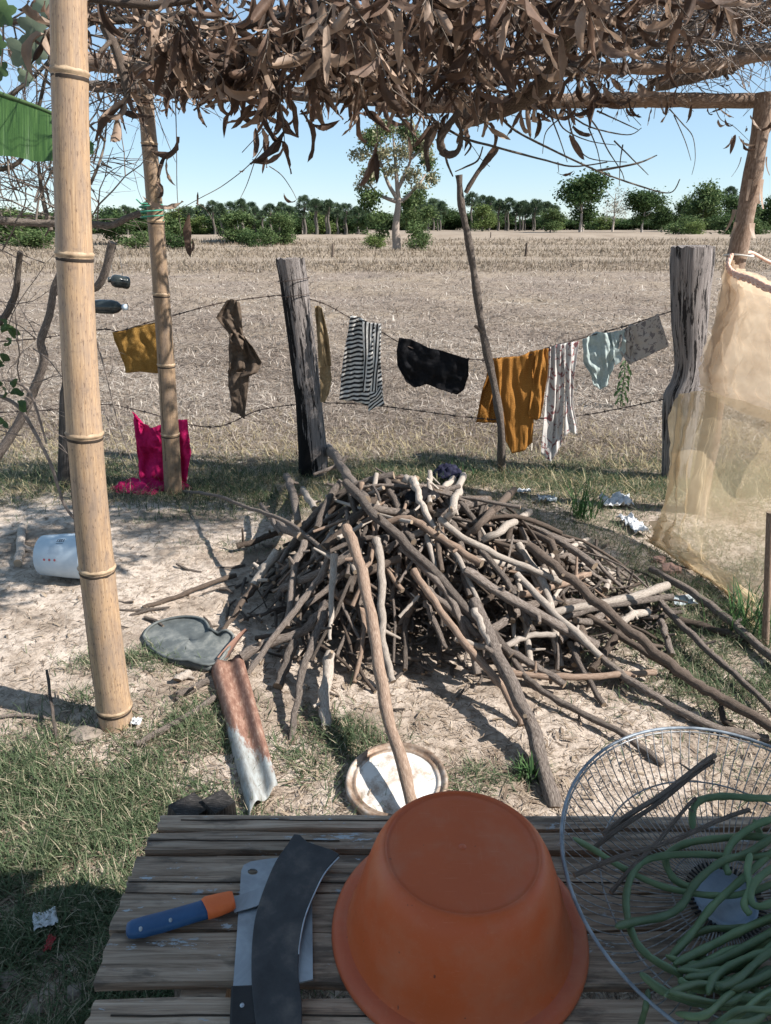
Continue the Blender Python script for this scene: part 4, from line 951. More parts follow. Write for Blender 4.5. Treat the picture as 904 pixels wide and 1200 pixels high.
off = atZ(340, 1080, zb); e = empty('curved_blade', 'broad curved black iron blade with a ground bright edge lying over the cleaver', 'blade', loc=off)
L_ = curve_pts([(338, 990), (323, 1012), (309, 1045), (300, 1075), (296, 1105), (295, 1140), (297, 1175), (302, 1215)]); R_ = curve_pts([(354, 1225), (354, 1180), (350, 1140), (352, 1105), (358, 1075), (370, 1045), (382, 1022), (398, 1003)])
outline_solid(L_+R_+[(390, 998), (375, 993), (360, 988), (352, 980), (345, 979)], zb, zb+.0042, 'iron', 'plate', e, off, .0012)
edge_ = curve_pts([(350, 1118), (351, 1105), (357, 1075), (369, 1045), (381, 1022), (397, 1004)], 5)
mb = MB(); mb.tube([atZ(x+.4, y+.6, zb+.003)-off for x, y in edge_], .0015, 6); mb.build('ground_edge', 'edge', e)

# ------------------------------------------------------------------ fan guard used as a basket
def guard():
    C = Vector((.57, .90, .535)); tilt = Matrix.Rotation(math.atan(.22), 3, 'X'); Rr = .282; Dp = .095
    e = empty('fan_guard_basket', 'round wire fan guard used as a basket for the beans', 'basket', loc=C)
    def pt(r, a, z): return tilt @ Vector((r*math.cos(a), r*math.sin(a), z))
    def zf(r):
        t = r/Rr; return -Dp if t < .22 else -Dp+Dp*((t-.22)/.78)**2.6
    n = 96
    for k in range(n):
        a = 2*math.pi*k/n; mb = MB(); pts = []
        for j in range(11):
            t = .16+(1.0-.16)*j/10; pts.append(pt(Rr*t, a+.05*math.sin(t*3), zf(Rr*t)))
        mb.tube(pts, .00105, 5, False); mb.build('spoke', 'wire', e)
    for r, z, w, m in ((Rr, .0, .0029, 'bluewire'), (Rr*.985, -.006, .0016, 'wire'), (Rr*.74, zf(Rr*.74)-.002, .0016, 'wire'), (Rr*.30, zf(Rr*.3)-.002, .0016, 'wire')):
        mb = MB(); mb.tube([pt(r, 2*math.pi*k/72, z) for k in range(73)], w, 8, False); mb.build('ring', m, e)
    mb = MB(); r2 = tilt
    mb.lathe([(0, -Dp+.004), (.036, -Dp+.004), (.040, -Dp+.001), (.046, -Dp+.004), (.050, -Dp+.007), (.053, -Dp+.001), (.05, -Dp-.006), (0, -Dp-.006)], seg=48, rot=r2); mb.build('hub_plate', 'hubplastic', e)
    mb = MB()
    for k in range(48):
        a = 2*math.pi*k/48; mb.tube([pt(.050, a, -Dp+.002), pt(.064, a, -Dp+.003)], .0022, 4)
    mb.build('hub_teeth', 'blackplastic', e)
    return C, tilt, Rr, zf
GC, GT, GR, GZ = guard()
def on_guard(px, py, lift):
    d = ray(px, py); t = .7
    while t < 2.2:
        p = CAM+d*t; q = GT.transposed() @ (p-GC); r = math.hypot(q.x, q.y)
        zs = GZ(r) if r < GR else (0 if r < GR*1.03 else -.115)
        if q.z <= zs+lift or p.z <= TZ+lift*.3: return p
        t += .002
    return CAM+d*1.2
B = [  # (pixel path, lift, width px, label)
 ([(672, 982), (700, 998), (735, 1020), (780, 1040), (840, 1050), (880, 1045), (920, 1030)], .030, 8, 'bean crossing from the far left of the guard under the others with a pointed tip'),
 ([(812, 972), (812, 950), (822, 937), (850, 933), (880, 935), (920, 936)], .030, 9, 'bean arched over the far side of the guard'),
 ([(920, 985), (880, 980), (830, 984), (800, 990), (780, 1005), (790, 1030), (810, 1040)], .022, 9, 'bean looping back above the hub'),
 ([(722, 1086), (745, 1080), (778, 1074), (800, 1060), (815, 1035), (845, 1010), (880, 998), (920, 970)], .045, 9.5, 'bean with a blunt brown end left of the hub'),
 ([(920, 1000), (870, 1005), (820, 1001), (770, 1004), (745, 1017), (734, 1050), (738, 1085), (750, 1110), (770, 1127), (800, 1143)], .038, 9, 'bean making the widest bend on the left'),
 ([(785, 1122), (810, 1095), (835, 1062), (870, 1030), (920, 985)], .035, 9, 'bean running up diagonally over the hub'),
 ([(790, 1130), (830, 1110), (870, 1090), (920, 1068)], .045, 10, 'upper of the two thick beans side by side below the hub'),
 ([(795, 1138), (835, 1128), (870, 1112), (925, 1080)], .050, 10.5, 'lower of the two thick beans side by side below the hub'),
 ([(803, 1146), (840, 1142), (870, 1128), (925, 1110)], .055, 10.5, 'bean bending sharply near the guard rim'),
 ([(830, 1165), (838, 1145), (860, 1130), (890, 1118), (925, 1112)], .062, 10, 'bean hooking upward in the middle of the bundle'),
 ([(750, 1140), (780, 1163), (820, 1175), (860, 1178), (925, 1168)], .030, 11, 'thick bean sweeping along the near rim'),
 ([(815, 1150), (850, 1162), (885, 1170), (925, 1160)], .060, 10, 'bean lying over the sweeping one'),
 ([(855, 1160), (885, 1150), (925, 1128)], .070, 10, 'bean topmost at the right edge'),
 ([(830, 1205), (860, 1195), (925, 1178)], .040, 11, 'bean along the bottom right corner'),
 ([(845, 1222), (880, 1208), (925, 1195)], .045, 11, 'bean cut off by the bottom right corner'),
 ([(880, 1000), (876, 1020), (880, 1040), (872, 1060), (880, 1072)], .055, 9, 'short bean standing across the hub plate'),
 ([(925, 1045), (895, 1062), (880, 1055), (888, 1030), (925, 1005)], .06, 9, 'bean curled at the right edge'),
 ([(925, 1100), (890, 1125), (862, 1150), (840, 1158)], .075, 9, 'bean lying on top across the bundle'),
 ([(790, 1130), (800, 1150), (815, 1170)], .03, 8, 'bean tip poking down by the rim'),
 ([(760, 1160), (757, 1180), (750, 1205)], .004, 8, 'bean hanging out through the wires at the near rim'),
 ([(925, 1150), (880, 1140), (850, 1152), (820, 1160), (795, 1148)], .05, 9.5, 'bean woven through the lower bundle'),
 ([(925, 955), (890, 965), (860, 985), (850, 1010), (855, 1025)], .04, 9, 'bean bent double at upper right'),
 ([(884, 960), (890, 975), (900, 990)], .02, 8, 'short bean end at the upper right'),
]
side = ['lowest ', 'upper ', 'innermost ', 'outermost ']
_r = random.Random(11)
for i in range(13):
    y0 = 1100+i*8.5; x0 = 775+_r.uniform(-15, 60)+i*2; k = _r.uniform(-14, 20)
    B.append(([(x0, y0+k), (x0+35, y0+k*.6-_r.uniform(-10, 16)), (x0+75, y0-_r.uniform(-8, 36)), (x0+115, y0-_r.uniform(6, 40)), (x0+165, y0-_r.uniform(10, 60))], .025+.0035*i+_r.uniform(0, .012), _r.uniform(7.5, 9.5),
        ('slim' if i % 2 else 'fuller')+' bean in the lower right bundle, '+('near the hub plate' if y0 < 1130 else 'midway between the hub and the near rim' if y0 < 1170 else 'close to the near rim')))
for P, l, w, lb in B:
    pts = smooth_path([on_guard(x, y, l) for x, y in P], 6)
    for i in range(1, len(pts)-1): pts[i] = (pts[i-1]+pts[i]*2+pts[i+1])/4
    o = pts[0].copy(); D = depth(pts[len(pts)//2]); r = w*.46*D/F; n = len(pts)
    mb = MB(); mb.tube([p-o for p in pts], [r*(.35 if i == 0 else .8 if i == 1 else 1)*(1+.06*math.sin(i*2.1+w)+.07*math.sin(i*5.3)) if i < n-1 else r*.5 for i in range(n)], 10, True, 0, None, .02)
    tag(mb.build('yardlong_bean', 'bean', None, o), lb, 'bean', 'yardlong beans in the wire basket')
S4 = [([(707, 978), (760, 940), (812, 905), (838, 886)], .06, 6.5, 'b', 'dark split stick pair end laid over the far part of the wire guard'),
      ([(695, 995), (740, 958), (790, 925), (836, 893)], .055, 5.5, 'b', 'lighter stick lying parallel to the dark one on the wire guard'),
      ([(716, 1046), (745, 1000), (780, 960), (815, 936)], .035, 5, 'b', 'thin stick slanting down through the wire guard'),
      ([(673, 1026), (730, 1005), (800, 975), (878, 950)], .045, 6, 'b', 'long thin stick lying lowest across the wire guard')]
for P, l, w, m, lb in S4:
    a = on_guard(*P[0], l*.5); b = on_guard(*P[-1], l); a.z = max(a.z, TZ+.02)
    pts = [a.lerp(b, i/9)+Vector((0, 0, .004*math.sin(i))) for i in range(10)]; o = pts[0].copy(); r = w*.5*depth(pts[5])/F
    mb = stick_mesh([p-o for p in pts], r, r*.9, m, 7, 1, .05); tag(mb.build('kindling_stick', [MATS[m], 'cut'], None, o), lb, 'stick', 'thin sticks in the wire basket')

# ------------------------------------------------------------------ things on the ground
def lid():
    c = gnd(465, 921, .0)
    e = empty('enamel_lid', 'round white enamel lid with a rusty rim lying under the smooth brown pole', 'lid', loc=c+Vector((0, 0, .012)))
    e.rotation_euler = (R(5), R(-2), 0)
    mb = MB(); mb.lathe([(0, .006), (.06, .006), (.105, .005), (.112, .003), (.116, .006)], seg=64); mb.build('plate', 'enamel', e)
    mb = MB(); mb.lathe([(.115, .0055), (.120, .011), (.124, .007), (.129, .006), (.133, .012), (.138, .017), (.144, .015), (.146, .005), (.146, -.012), (.142, -.012), (.142, .004)], seg=64); mb.build('rim', 'rim_rust', e)
lid()
def strip_iron():
    A, B_, C_, D_ = gnd(246, 778, .03), gnd(284, 768, .03), gnd(326, 921, .03), gnd(291, 951, .03)
    mb = MB(); nu, nv = 32, 30; vs = []; fs = []; uv = []
    for j in range(nv+1):
        for i in range(nu+1):
            u, v = i/nu, j/nv; p = A*(1-u)*(1-v)+B_*u*(1-v)+D_*(1-u)*v+C_*u*v
            h = .011*math.sin(u*2*math.pi*1.6-.9)*(1)+.006*noise.noise(Vector((u*2, v*5, 3)))
            if u < .06: h -= .02*(1-u/.06)
            jag = .012*noise.noise(Vector((u*5, v*3, 7))) if j in (0, nv) else 0
            vs.append((p.x, p.y+jag, p.z+h+.012*math.sin(v*3.1)))
    for j in range(nv):
        for i in range(nu):
            k = j*(nu+1)+i; fs.append((k, k+nu+1, k+nu+2, k+1)); uv.append([(i/nu, j/nv), (i/nu, (j+1)/nv), ((i+1)/nu, (j+1)/nv), ((i+1)/nu, j/nv)])
    o = Vector(A); mb.add([Vector(v)-o for v in vs], fs, uv); ob = mb.build('iron_strip', 'rust', None, o)
    s = ob.modifiers.new('t', 'SOLIDIFY'); s.thickness = .0018; tag(ob, 'strip of rusty corrugated roofing iron with a bare grey lower end', 'metal strip')
    # torn curl at its top end
    mb = MB(); P = [(262, 772), (272, 758), (284, 744), (290, 738)]; vs = []; fs = []
    for i, (x, y) in enumerate(P):
        p = gnd(x, y, .035+.014*i); w = .022*(1-i*.22); vs += [p+Vector((-w, 0, .006)), p+Vector((0, .006, -.006)), p+Vector((w, 0, .01))]
        if i: fs += [(3*i-3, 3*i-2, 3*i+1, 3*i), (3*i-2, 3*i-1, 3*i+2, 3*i+1)]
    mb.add([Vector(v)-o for v in vs], fs, [[(.2, .3)]*4]*len(fs)); mb.build('torn_end', 'rust', ob)
strip_iron()
def rubber_sheet():
    P = [(167, 742), (172, 732), (186, 725), (210, 723), (232, 727), (243, 733), (248, 742), (262, 746), (275, 750), (271, 762), (262, 774), (246, 781), (222, 777), (200, 771), (184, 762), (172, 752)]
    P = curve_pts(P+[P[0]], 3)[:-1]; q = [gnd(x, y, .028) for x, y in P]; c = sum(q, Vector())/len(q); n = len(q); vs = []; fs = []
    e = empty('rubber_sheet', 'dented grey rubber tub base lying left of the rusty iron strip', 'rubber sheet', loc=c)
    rings = [(1.0, -.026), (1.005, -.013), (1.0, -.004), (.985, .002), (.955, -.002), (.9, -.004), (.75, -.003), (.5, -.001), (.25, 0), (.02, 0)]
    for s, dz in rings:
        for k, p in enumerate(q):
            d = (p-c)*s; x = (p-c)*s; w = .0
            px = 225+ (c+x).x*0
            crease = .026*math.exp(-((x.x-.10)/.035)**2-((x.y-.005)/.045)**2)*math.sin(x.x*90+x.y*50) + .02*max(0, noise.noise(Vector((x.x*14, x.y*14, 2))))*max(0, min(1, (x.x+.01)/.06))
            vs.append((x.x, x.y, dz+(crease if s < 1.001 else 0)-.01*max(0, -(x.x)/.15)))
    for j in range(len(rings)-1):
        for k in range(n): k2 = (k+1) % n; fs.append((j*n+k2, j*n+k, (j+1)*n+k, (j+1)*n+k2))
    lip = [Vector(v)+Vector((0, 0, .004)) for v in vs[3*n:4*n]]; m2 = MB(); m2.tube(lip+[lip[0]], .0055, 7, False); m2.build('lip', 'rubber', e)
    mb = MB(); mb.add(vs, fs); o = mb.build('sheet', 'rubber', e); s = o.modifiers.new('t', 'SOLIDIFY'); s.thickness = .003; s.offset = -1
rubber_sheet()
def bucket():
    # lies on its side, mouth to the right, behind the thick bamboo
    bl = atZ(62, 678, .0); Rb = .103
    c = Vector((bl.x, bl.y+.03, Rb)); ax = Vector((1, -.10, .02)).normalized()
    e = empty('plastic_bucket', 'white plastic paint bucket on its side behind the thick bamboo', 'bucket', loc=c); e.scale = (.97, .97, .97)
    q = ax.to_track_quat('Z', 'Y').to_matrix()
    mb = MB(); mb.lathe([(0, -.04), (.088, -.04), (.093, -.037), (.103, .08), (.108, .18), (.113, .185), (.113, .192), (.104, .192), (.100, .08), (.088, -.032), (0, -.032)], seg=48, rot=q); mb.build('shell', 'whiteplastic', e)
    # print lies on the side facing the viewer: strips a hair proud of the wall
    def onw(s, a, lift=.0012):   # s along the axis, a angle around
        r = (.093+(s+.037)*.0855 if s < .08 else .103+(s-.08)*.05)+lift; loc = Vector((math.cos(a)*r, math.sin(a)*r, s)); return q @ loc
    yv = q.transposed() @ (CAM-c); a0 = math.atan2(yv.y, yv.x); up = q.transposed() @ Vector((0, 0, 1)); sgn = 1 if math.sin(math.atan2(up.y, up.x)-a0) > 0 else -1
    def patchq(s0, s1, u0, u1, mb):
        vs = [onw(s0, a0+sgn*u0), onw(s1, a0+sgn*u0), onw(s1, a0+sgn*u1), onw(s0, a0+sgn*u1)]; mb.add(vs, [(0, 1, 2, 3)], None, 0, False)
    mb = MB()
    # "18" set as flat bars at the mouth end, near the top
    for s0, s1, u0, u1 in ((t[0]-.045, t[1]-.045, t[2], t[3]) for t in ((.112, .116, .62, .80), (.121, .137, .62, .65), (.121, .137, .695, .725), (.121, .137, .77, .80), (.121, .125, .62, .80), (.133, .137, .62, .80), (.142, .146, .62, .80), (.112, .146, .52, .545))): patchq(s0, s1, u0, u1, mb)
    mb.build('printed_number', 'print_dark', e)
    mb = MB()
    for r in range(9): patchq(.035+.003*(r % 3), .095-.006*(r % 2), .05+.045*r, .065+.045*r, mb)
    mb.build('printed_lines', 'print_grey', e)
    mb = MB()
    for s in (.02, .046, .072):
        vs = [onw(s+.006*math.cos(t*math.pi/5), a0+sgn*(-.22+.06*math.sin(t*math.pi/5))) for t in range(10)]; mb.add(vs, [list(range(10))], None, 0, False)
    mb.build('printed_dots', 'print_red', e)
bucket()
def crumple(px, py, w, h, mat, name, label, cat, dz=.01, seed=0, tall=.03, rot=0.0):
    c = gnd(px, py, .003); n = 14; vs = []; fs = []
    for j in range(n+1):
        for i in range(n+1):
            u, v = i/n-.5, j/n-.5; x = u*w*math.cos(rot)-v*h*math.sin(rot); y = u*w*math.sin(rot)+v*h*math.cos(rot)
            k = 1+.35*noise.noise(Vector((u*2+seed, v*2, 1))); z = abs(noise.noise(Vector((u*4+seed, v*4, seed))))*tall+abs(noise.noise(Vector((u*9+seed, v*9, seed))))*tall*.4
            vs.append((x*k, y*k, z+dz))
    for j in range(n):
        for i in range(n): a = j*(n+1)+i; fs.append((a, a+1, a+n+2, a+n+1))
    mb = MB(); mb.add(vs, fs); o = mb.build(name, mat, None, c); s = o.modifiers.new('t', 'SOLIDIFY'); s.thickness = .0012; return tag(o, label, cat)
crumple(722, 592, .17, .12, 'paper', 'plastic_bag', 'crumpled white plastic bag on the grass near the net', 'plastic bag', seed=1, tall=.09)
crumple(741, 618, .08, .22, 'paper', 'plastic_bag', 'torn white plastic strip trailing below the crumpled bag', 'plastic bag', seed=2, tall=.06, rot=.2)
crumple(800, 706, .10, .08, 'greypaper', 'card_scrap', 'grey card scrap lying by the whitest stick', 'card', seed=3, tall=.015)
crumple(55, 1086, .050, .045, 'paper', 'paper_scrap', 'torn white paper scrap in the shaded lower left grass', 'paper', seed=4, tall=.02, dz=.02, rot=.5)
crumple(60, 1112, .016, .034, 'redpaper', 'wrapper', 'small red wrapper below the white paper scrap', 'wrapper', seed=5, tall=.015, dz=.015)
crumple(161, 849, .032, .032, 'paper', 'paper_scrap', 'tiny white paper scrap at the foot of the thick bamboo', 'paper', seed=6, tall=.02)
crumple(612, 578, .10, .03, 'paper', 'plastic_scrap', 'white plastic sliver behind the dark broken stick', 'plastic scrap', seed=7, tall=.03)
crumple(640, 588, .10, .08, 'greypaper', 'plastic_scrap', 'grey rag end in the grass right of the heap', 'rag', seed=8, tall=.05)
def rock(px, py, r, mat, label, name='stone', seed=0, sq=.6):
    c = gnd(px, py); mb = MB(); vs = []; fs = []; nu, nv = 14, 8
    for j in range(nv+1):
        for i in range(nu):
            a = 2*math.pi*i/nu; b = math.pi*j/nv; d = Vector((math.sin(b)*math.cos(a), math.sin(b)*math.sin(a), math.cos(b)))
            k = r*(1+.45*noise.noise(d*1.3+Vector((seed, 0, 0)))+.15*noise.noise(d*4+Vector((seed, 0, 0)))); vs.append((d.x*k, d.y*k*.8, d.z*k*sq+r*.15))
    for j in range(nv):
        for i in range(nu): i2 = (i+1) % nu; fs.append((j*nu+i, (j+1)*nu+i, (j+1)*nu+i2, j*nu+i2))
    mb.add(vs, fs); mb.smooth = [False]*len(mb.f); return tag(mb.build(name, mat, None, c), label, 'stone' if name == 'stone' else 'brick')
rock(12, 1150, .028, 'stone', 'rounded stone in the shaded corner at lower left', seed=1)
rock(45, 1120, .018, 'stone', 'small stone beside the red wrapper', seed=2)
rock(92, 1165, .024, 'stone', 'stone in the shade nearest the table corner', seed=3)
rock(40, 1185, .022, 'stone', 'stone at the bottom edge left of the table', seed=9)
rock(785, 670, .05, 'brick', 'broken pink brick lump by the end of the lone pole', 'brick_lump', 4)
rock(772, 658, .035, 'brick', 'smaller brick lump behind the broken one', 'brick_lump', 5)
rock(100, 862, .05, 'stone', 'pale clod just left of the thick bamboo foot', seed=6, sq=.3)
rock(72, 545, .03, 'stone', 'clod by the burnt stump', seed=7)
rock(638, 635, .03, 'stone', 'stone in the grass right of the heap', seed=8)

# ------------------------------------------------------------------ hanging bottles
def bottle(A, B_, Y, r, label, name='plastic_bottle', hang=None, cap=True):
    a = atY(*A, Y); b = atY(*B_, Y-.05); e = empty(name, label, 'bottle', loc=a); q = (b-a).normalized().to_track_quat('Z', 'Y').to_matrix(); L = (b-a).length
    mb = MB(); pr = [(0, 0), (r*.7, .0), (r*.95, .006), (r, .02), (r*.93, L*.35), (r*1.0, L*.45), (r, L*.72), (r*.8, L*.84), (r*.35, L*.93), (r*.33, L)]; mb.lathe(pr, seg=24, rot=q); mb.build('body', 'bottle', e)
    mb = MB(); mb.lathe([(r*.33, L*.97), (r*.42, L*.97), (r*.42, L*1.05), (0, L*1.05)], seg=16, rot=q); mb.build('cap', 'whiteplastic' if cap else 'bottle', e)
    if hang:
        mb = MB()
        for (x0, y0), (x1, y1) in hang: mb.tube([atY(x0, y0, Y)-a, atY(x1, y1, Y)-a], .0015, 5)
        mb.build('string', 'string', e)
    return e
bottle((152, 332), (128, 328), 4.2, .034, 'dark bottle hung level on two strings left of the slim bamboo', hang=[((129, 300), (133, 328)), ((140, 298), (145, 328))], cap=False)
bottle((95, 359), (146, 360), 4.0, .036, 'dark bottle with a white cap lying level below the hung one', cap=True)

# ------------------------------------------------------------------ yellow net
def net():
    e = empty('mosquito_net', 'yellow mosquito netting hung from the timber post at right', 'net')
    Yb, Yf = 3.80, 2.55
    def cp(px, py, Y): return atY(px, py, Y)
    # rows from top to hem: (pixels, depth) at left .. right
    rows = [[(855, 305, 3.78), (868, 312, 3.70), (890, 322, 3.45), (950, 345, 3.1)],
            [(848, 340, 3.78), (866, 345, 3.70), (892, 350, 3.45), (955, 372, 3.1)],
            [(838, 385, 3.76), (858, 390, 3.66), (890, 400, 3.40), (960, 420, 3.0)],
            [(828, 430, 3.72), (850, 440, 3.60), (892, 452, 3.30), (965, 470, 2.95)],
            [(827, 452, 3.66), (848, 470, 3.55), (893, 490, 3.22), (965, 520, 2.9)]]
    low = [[(798, 463, 3.70), (828, 458, 3.60), (870, 470, 3.35), (965, 500, 2.85)],
           [(793, 500, 3.66), (822, 505, 3.52), (868, 515, 3.25), (960, 545, 2.8)],
           [(786, 550, 3.58), (812, 555, 3.45), (858, 565, 3.16), (955, 595, 2.75)],
           [(777, 600, 3.48), (805, 606, 3.34), (855, 620, 3.06), (950, 650, 2.7)],
           [(769, 626, 3.42), (800, 640, 3.24), (856, 662, 2.94), (945, 700, 2.62)],
           [(760, 634, 3.40), (812, 660, 3.10), (862, 688, 2.82), (935, 740, 2.55)],
           [(770, 640, 3.38), (826, 682, 3.00), (880, 716, 2.74), (925, 765, 2.5)]]
    def sheet(rows, name, seed, nu=200, nv=150, amp=.03, mt='net'):
        nr = len(rows); nc = len(rows[0]); W = [[atY(*q) for q in r] for r in rows]; vs = []; fs = []; uv = []
        colp = []
        for j in range(nv+1):
            v = j/nv*(nr-1)
            def cat(P, t):
                i = min(int(t), len(P)-2); f = t-i; p0 = P[max(i-1, 0)]; p1 = P[i]; p2 = P[i+1]; p3 = P[min(i+2, len(P)-1)]
                return .5*((2*p1)+(p2-p0)*f+(2*p0-5*p1+4*p2-p3)*f*f+(3*p1-p0-3*p2+p3)*f**3)
            row = [cat([W[a][b] for a in range(nr)], v) for b in range(nc)]
            for i in range(nu+1):
                u = i/nu; p = cat(row, u*(nc-1)); q = j/nv
                bunch = math.exp(-u*5)          # gathered folds at the left, near the post
                d = amp*(.3+bunch*.9)*math.sin(u*60*(1-.5*u)+3*noise.noise(Vector((u*4, q*2.5, seed))))+amp*1.3*noise.noise(Vector((u*5, q*5, seed)))+amp*.5*noise.noise(Vector((u*13+q*6, q*15, seed+4)))-amp*.9*abs(noise.noise(Vector((u*7-q*4, q*5+u*6, seed+11))))-amp*.45*abs(noise.noise(Vector((u*22+q*9, q*12-u*8, seed+15))))
                vs.append((p.x+d*.45, p.y-d, max(p.z+d*.15, gz(p.x, p.y)+.008+abs(d)*.5)))
        for j in range(nv):
            for i in range(nu):
                k = j*(nu+1)+i; fs.append((k, k+nu+1, k+nu+2, k+1)); uv.append([(i/nu*1.5, j/nv*1.5)]*4)
        mb = MB(); mb.add(vs, fs, uv); return mb.build(name, mt, e)
    sheet(rows, 'upper_sheet', 1, mt='netpeach'); sheet(low, 'lower_sheet', 2, amp=.026)
    # second layer where the net is doubled behind the first
    off = [[(x+5, y+4, Y+.10) for x, y, Y in r] for r in rows]; sheet(off, 'rear_sheet', 7, 80, 60, .035, 'netpeach')
    hem = [[(762+(i*.5), 634, 3.40), (800, 652, 3.2), (845, 690, 2.95), (885, 735, 2.62)] for i in range(2)]
    # hem ruffle on the ground
    hem = [[(772, 600, 3.46), (812, 640, 3.2), (850, 668, 2.95), (893, 700, 2.62)], [(764, 626, 3.42), (806, 662, 3.12), (846, 694, 2.88), (892, 728, 2.58)], [(768, 642, 3.36), (812, 672, 3.08), (852, 702, 2.84), (890, 752, 2.5)]]
    sheet(hem, 'hem_ruffle', 3, 90, 40, .04)
    # twisted salmon cord along the top
    c = [atY(857, 300, 3.76), atY(853, 312, 3.72), atY(862, 322, 3.68), atY(880, 328, 3.5), atY(900, 338, 3.35), atY(960, 362, 3.05)]
    for ph in (0, 2.1, 4.2):
        mb = MB(); pts = smooth_path(c, 12); mb.tube([p+Vector((0, math.cos(i*.55+ph)*.010, math.sin(i*.55+ph)*.010)) for i, p in enumerate(pts)], .008, 7); mb.build('cord_strand', 'pinkcord', e)
    mb = MB(); pts = smooth_path([atY(862, 300, 3.86), atY(880, 296, 3.95), atY(904, 308, 4.0), atY(960, 330, 4.1)], 8); mb.tube(pts, .009, 7, wob=.1); mb.build('rear_cord', 'pinkcord', e)
    mb = MB(); pts = [atY(866, 299, 3.85)+Vector((math.cos(t*.5)*.066, math.sin(t*.5)*.066, .004*math.sin(t))) for t in range(26)]; mb.tube(pts, .0045, 6); mb.build('tie', 'string', e)
net()

# ------------------------------------------------------------------ roof poles and dry leafy branches overhead
def pole(P, Y, w, mat, label, name='roof_pole', knots=3, group='poles of the shade roof', w1=None):
    if not hasattr(Y, '__len__'): Y = [Y]*len(P)
    pts = smooth_path([atY(x, y, yy) for (x, y), yy in zip(P, Y)], 6); o = pts[0].copy(); r = w*.5*depth(pts[0])/F; r1 = (w1 or w)*.5*depth(pts[-1])/F
    mb = stick_mesh([p-o for p in pts], r, r1, mat, 12, knots, .05); return tag(mb.build(name, [MATS[mat], 'cut'], None, o), label, 'pole', group)
pole([(440, 122), (520, 124), (600, 121), (680, 118), (760, 117), (840, 118), (930, 118)], 3.95, 16, 'r', 'lower level roof pole ending at the timber post at right', knots=6)
pole([(100, 100), (150, 104), (200, 103), (260, 104), (330, 110), (450, 118)], 4.1, 12, 'b', 'thin straight roof pole resting on the slim bamboo post')
pole([(100, 72), (140, 76), (200, 86), (260, 92), (330, 96)], 3.5, 20, 'r', 'thick brown roof pole at upper left behind the leaves')
pole([(560, 92), (640, 84), (700, 80), (760, 81), (820, 78), (890, 66), (930, 60)], 3.3, 12, 'r', 'upper level roof pole at right with a smooth tan bark', knots=5)
pole([(540, 140), (600, 122), (640, 95), (662, 50), (690, -20)], [3.4, 3.2, 3.0, 2.7, 2.5], 22, 'd', 'crooked dark branch climbing to the top edge right of centre', w1=20)
pole([(770, 100), (820, 88), (860, 76), (880, 62), (930, 52)], 3.6, 14, 'd', 'dark branch end lying over the right part of the roof')
pole([(760, 98), (810, 86), (860, 82)], 3.7, 9, 'd', 'short dark branch above the lower roof pole')
pole([(105, 22), (140, 24), (190, 20), (240, 15)], 3.0, 8, 'd', 'dark thin branch at the top left')
pole([(225, 44), (260, 38), (300, 30), (345, 34)], 2.9, 7, 'd', 'dark thin branch continuing right at the top left')
pole([(560, 72), (620, 55), (700, 30), (760, 5), (800, -20)], 3.2, 6, 'd', 'slim dark branch slanting up across the right half')
pole([(680, 70), (760, 45), (830, 20), (904, -10)], 3.3, 8, 'd', 'second slim dark branch slanting up at right')
pole([(640, 10), (700, 25), (800, 45), (904, 62)], 3.1, 6, 'b', 'slim grey branch slanting down to the right edge')
pole([(122, 30), (136, 58), (146, 90), (152, 115)], 2.6, 11, 'd', 'curled dark twist of branch hanging right of the thick bamboo')

def leaf_mesh(seed, L=.13, W=.034, lobes=False):
    r_ = random.Random(seed); n = 8; vs = []; fs = []; curl = r_.uniform(-2.6, 2.6); tw = r_.uniform(-2.6, 2.6); fold = r_.uniform(.1, 1.3); wv = r_.uniform(0, 6)
    p = Vector((0, 0, 0)); d = 0
    for i in range(n+1):
        t = i/n; w = W*.5*(math.sin(math.pi*min(1, t*.97+.03))**.75)*(1-.25*t)+.0006
        a = tw*t; up = Vector((0, -math.sin(d), math.cos(d))); side = Vector((1, 0, 0)); s = side*math.cos(a)+up*math.sin(a); nn = up*math.cos(a)-side*math.sin(a)
        ed = .004*math.sin(t*14+wv)
        vs += [p-s*w+nn*(w*fold+ed), p-s*w*.5+nn*w*fold*.35, p.copy(), p+s*w*.5+nn*w*fold*.35, p+s*w+nn*(w*fold-ed)]
        if i:
            b = (i-1)*5
            for k in range(4): fs.append((b+k, b+k+1, b+k+6, b+k+5))
        d += curl/n; p = p+Vector((0, math.cos(d), math.sin(d)))*L/n
    mb = MB(); mb.add(vs, fs); me = bpy.data.meshes.new('leaf'); me.from_pydata(mb.v, [], mb.f); me.polygons.foreach_set('use_smooth', [True]*len(mb.f)); return me
LM = []
for i in range(24):
    me = leaf_mesh(i, .13, rnd.uniform(.018, .034)); me.materials.append(M['leafdry'] if i % 3 else M['leafpale']); LM.append(me)  # pale share varies the leaves and paints in sunlit flecks
def put_leaf(parent, p, d, roll, sc, me=None, off=Vector()):
    o = bpy.data.objects.new('leaf', me or rnd.choice(LM)); col.objects.link(o); o.parent = parent; o.location = p-off
    d = d.normalized(); q = d.to_track_quat('Y', 'Z'); o.rotation_mode = 'QUATERNION'; o.rotation_quaternion = Quaternion(d, roll) @ q; o.scale = (sc, sc, sc); return o
def inside(p): return True
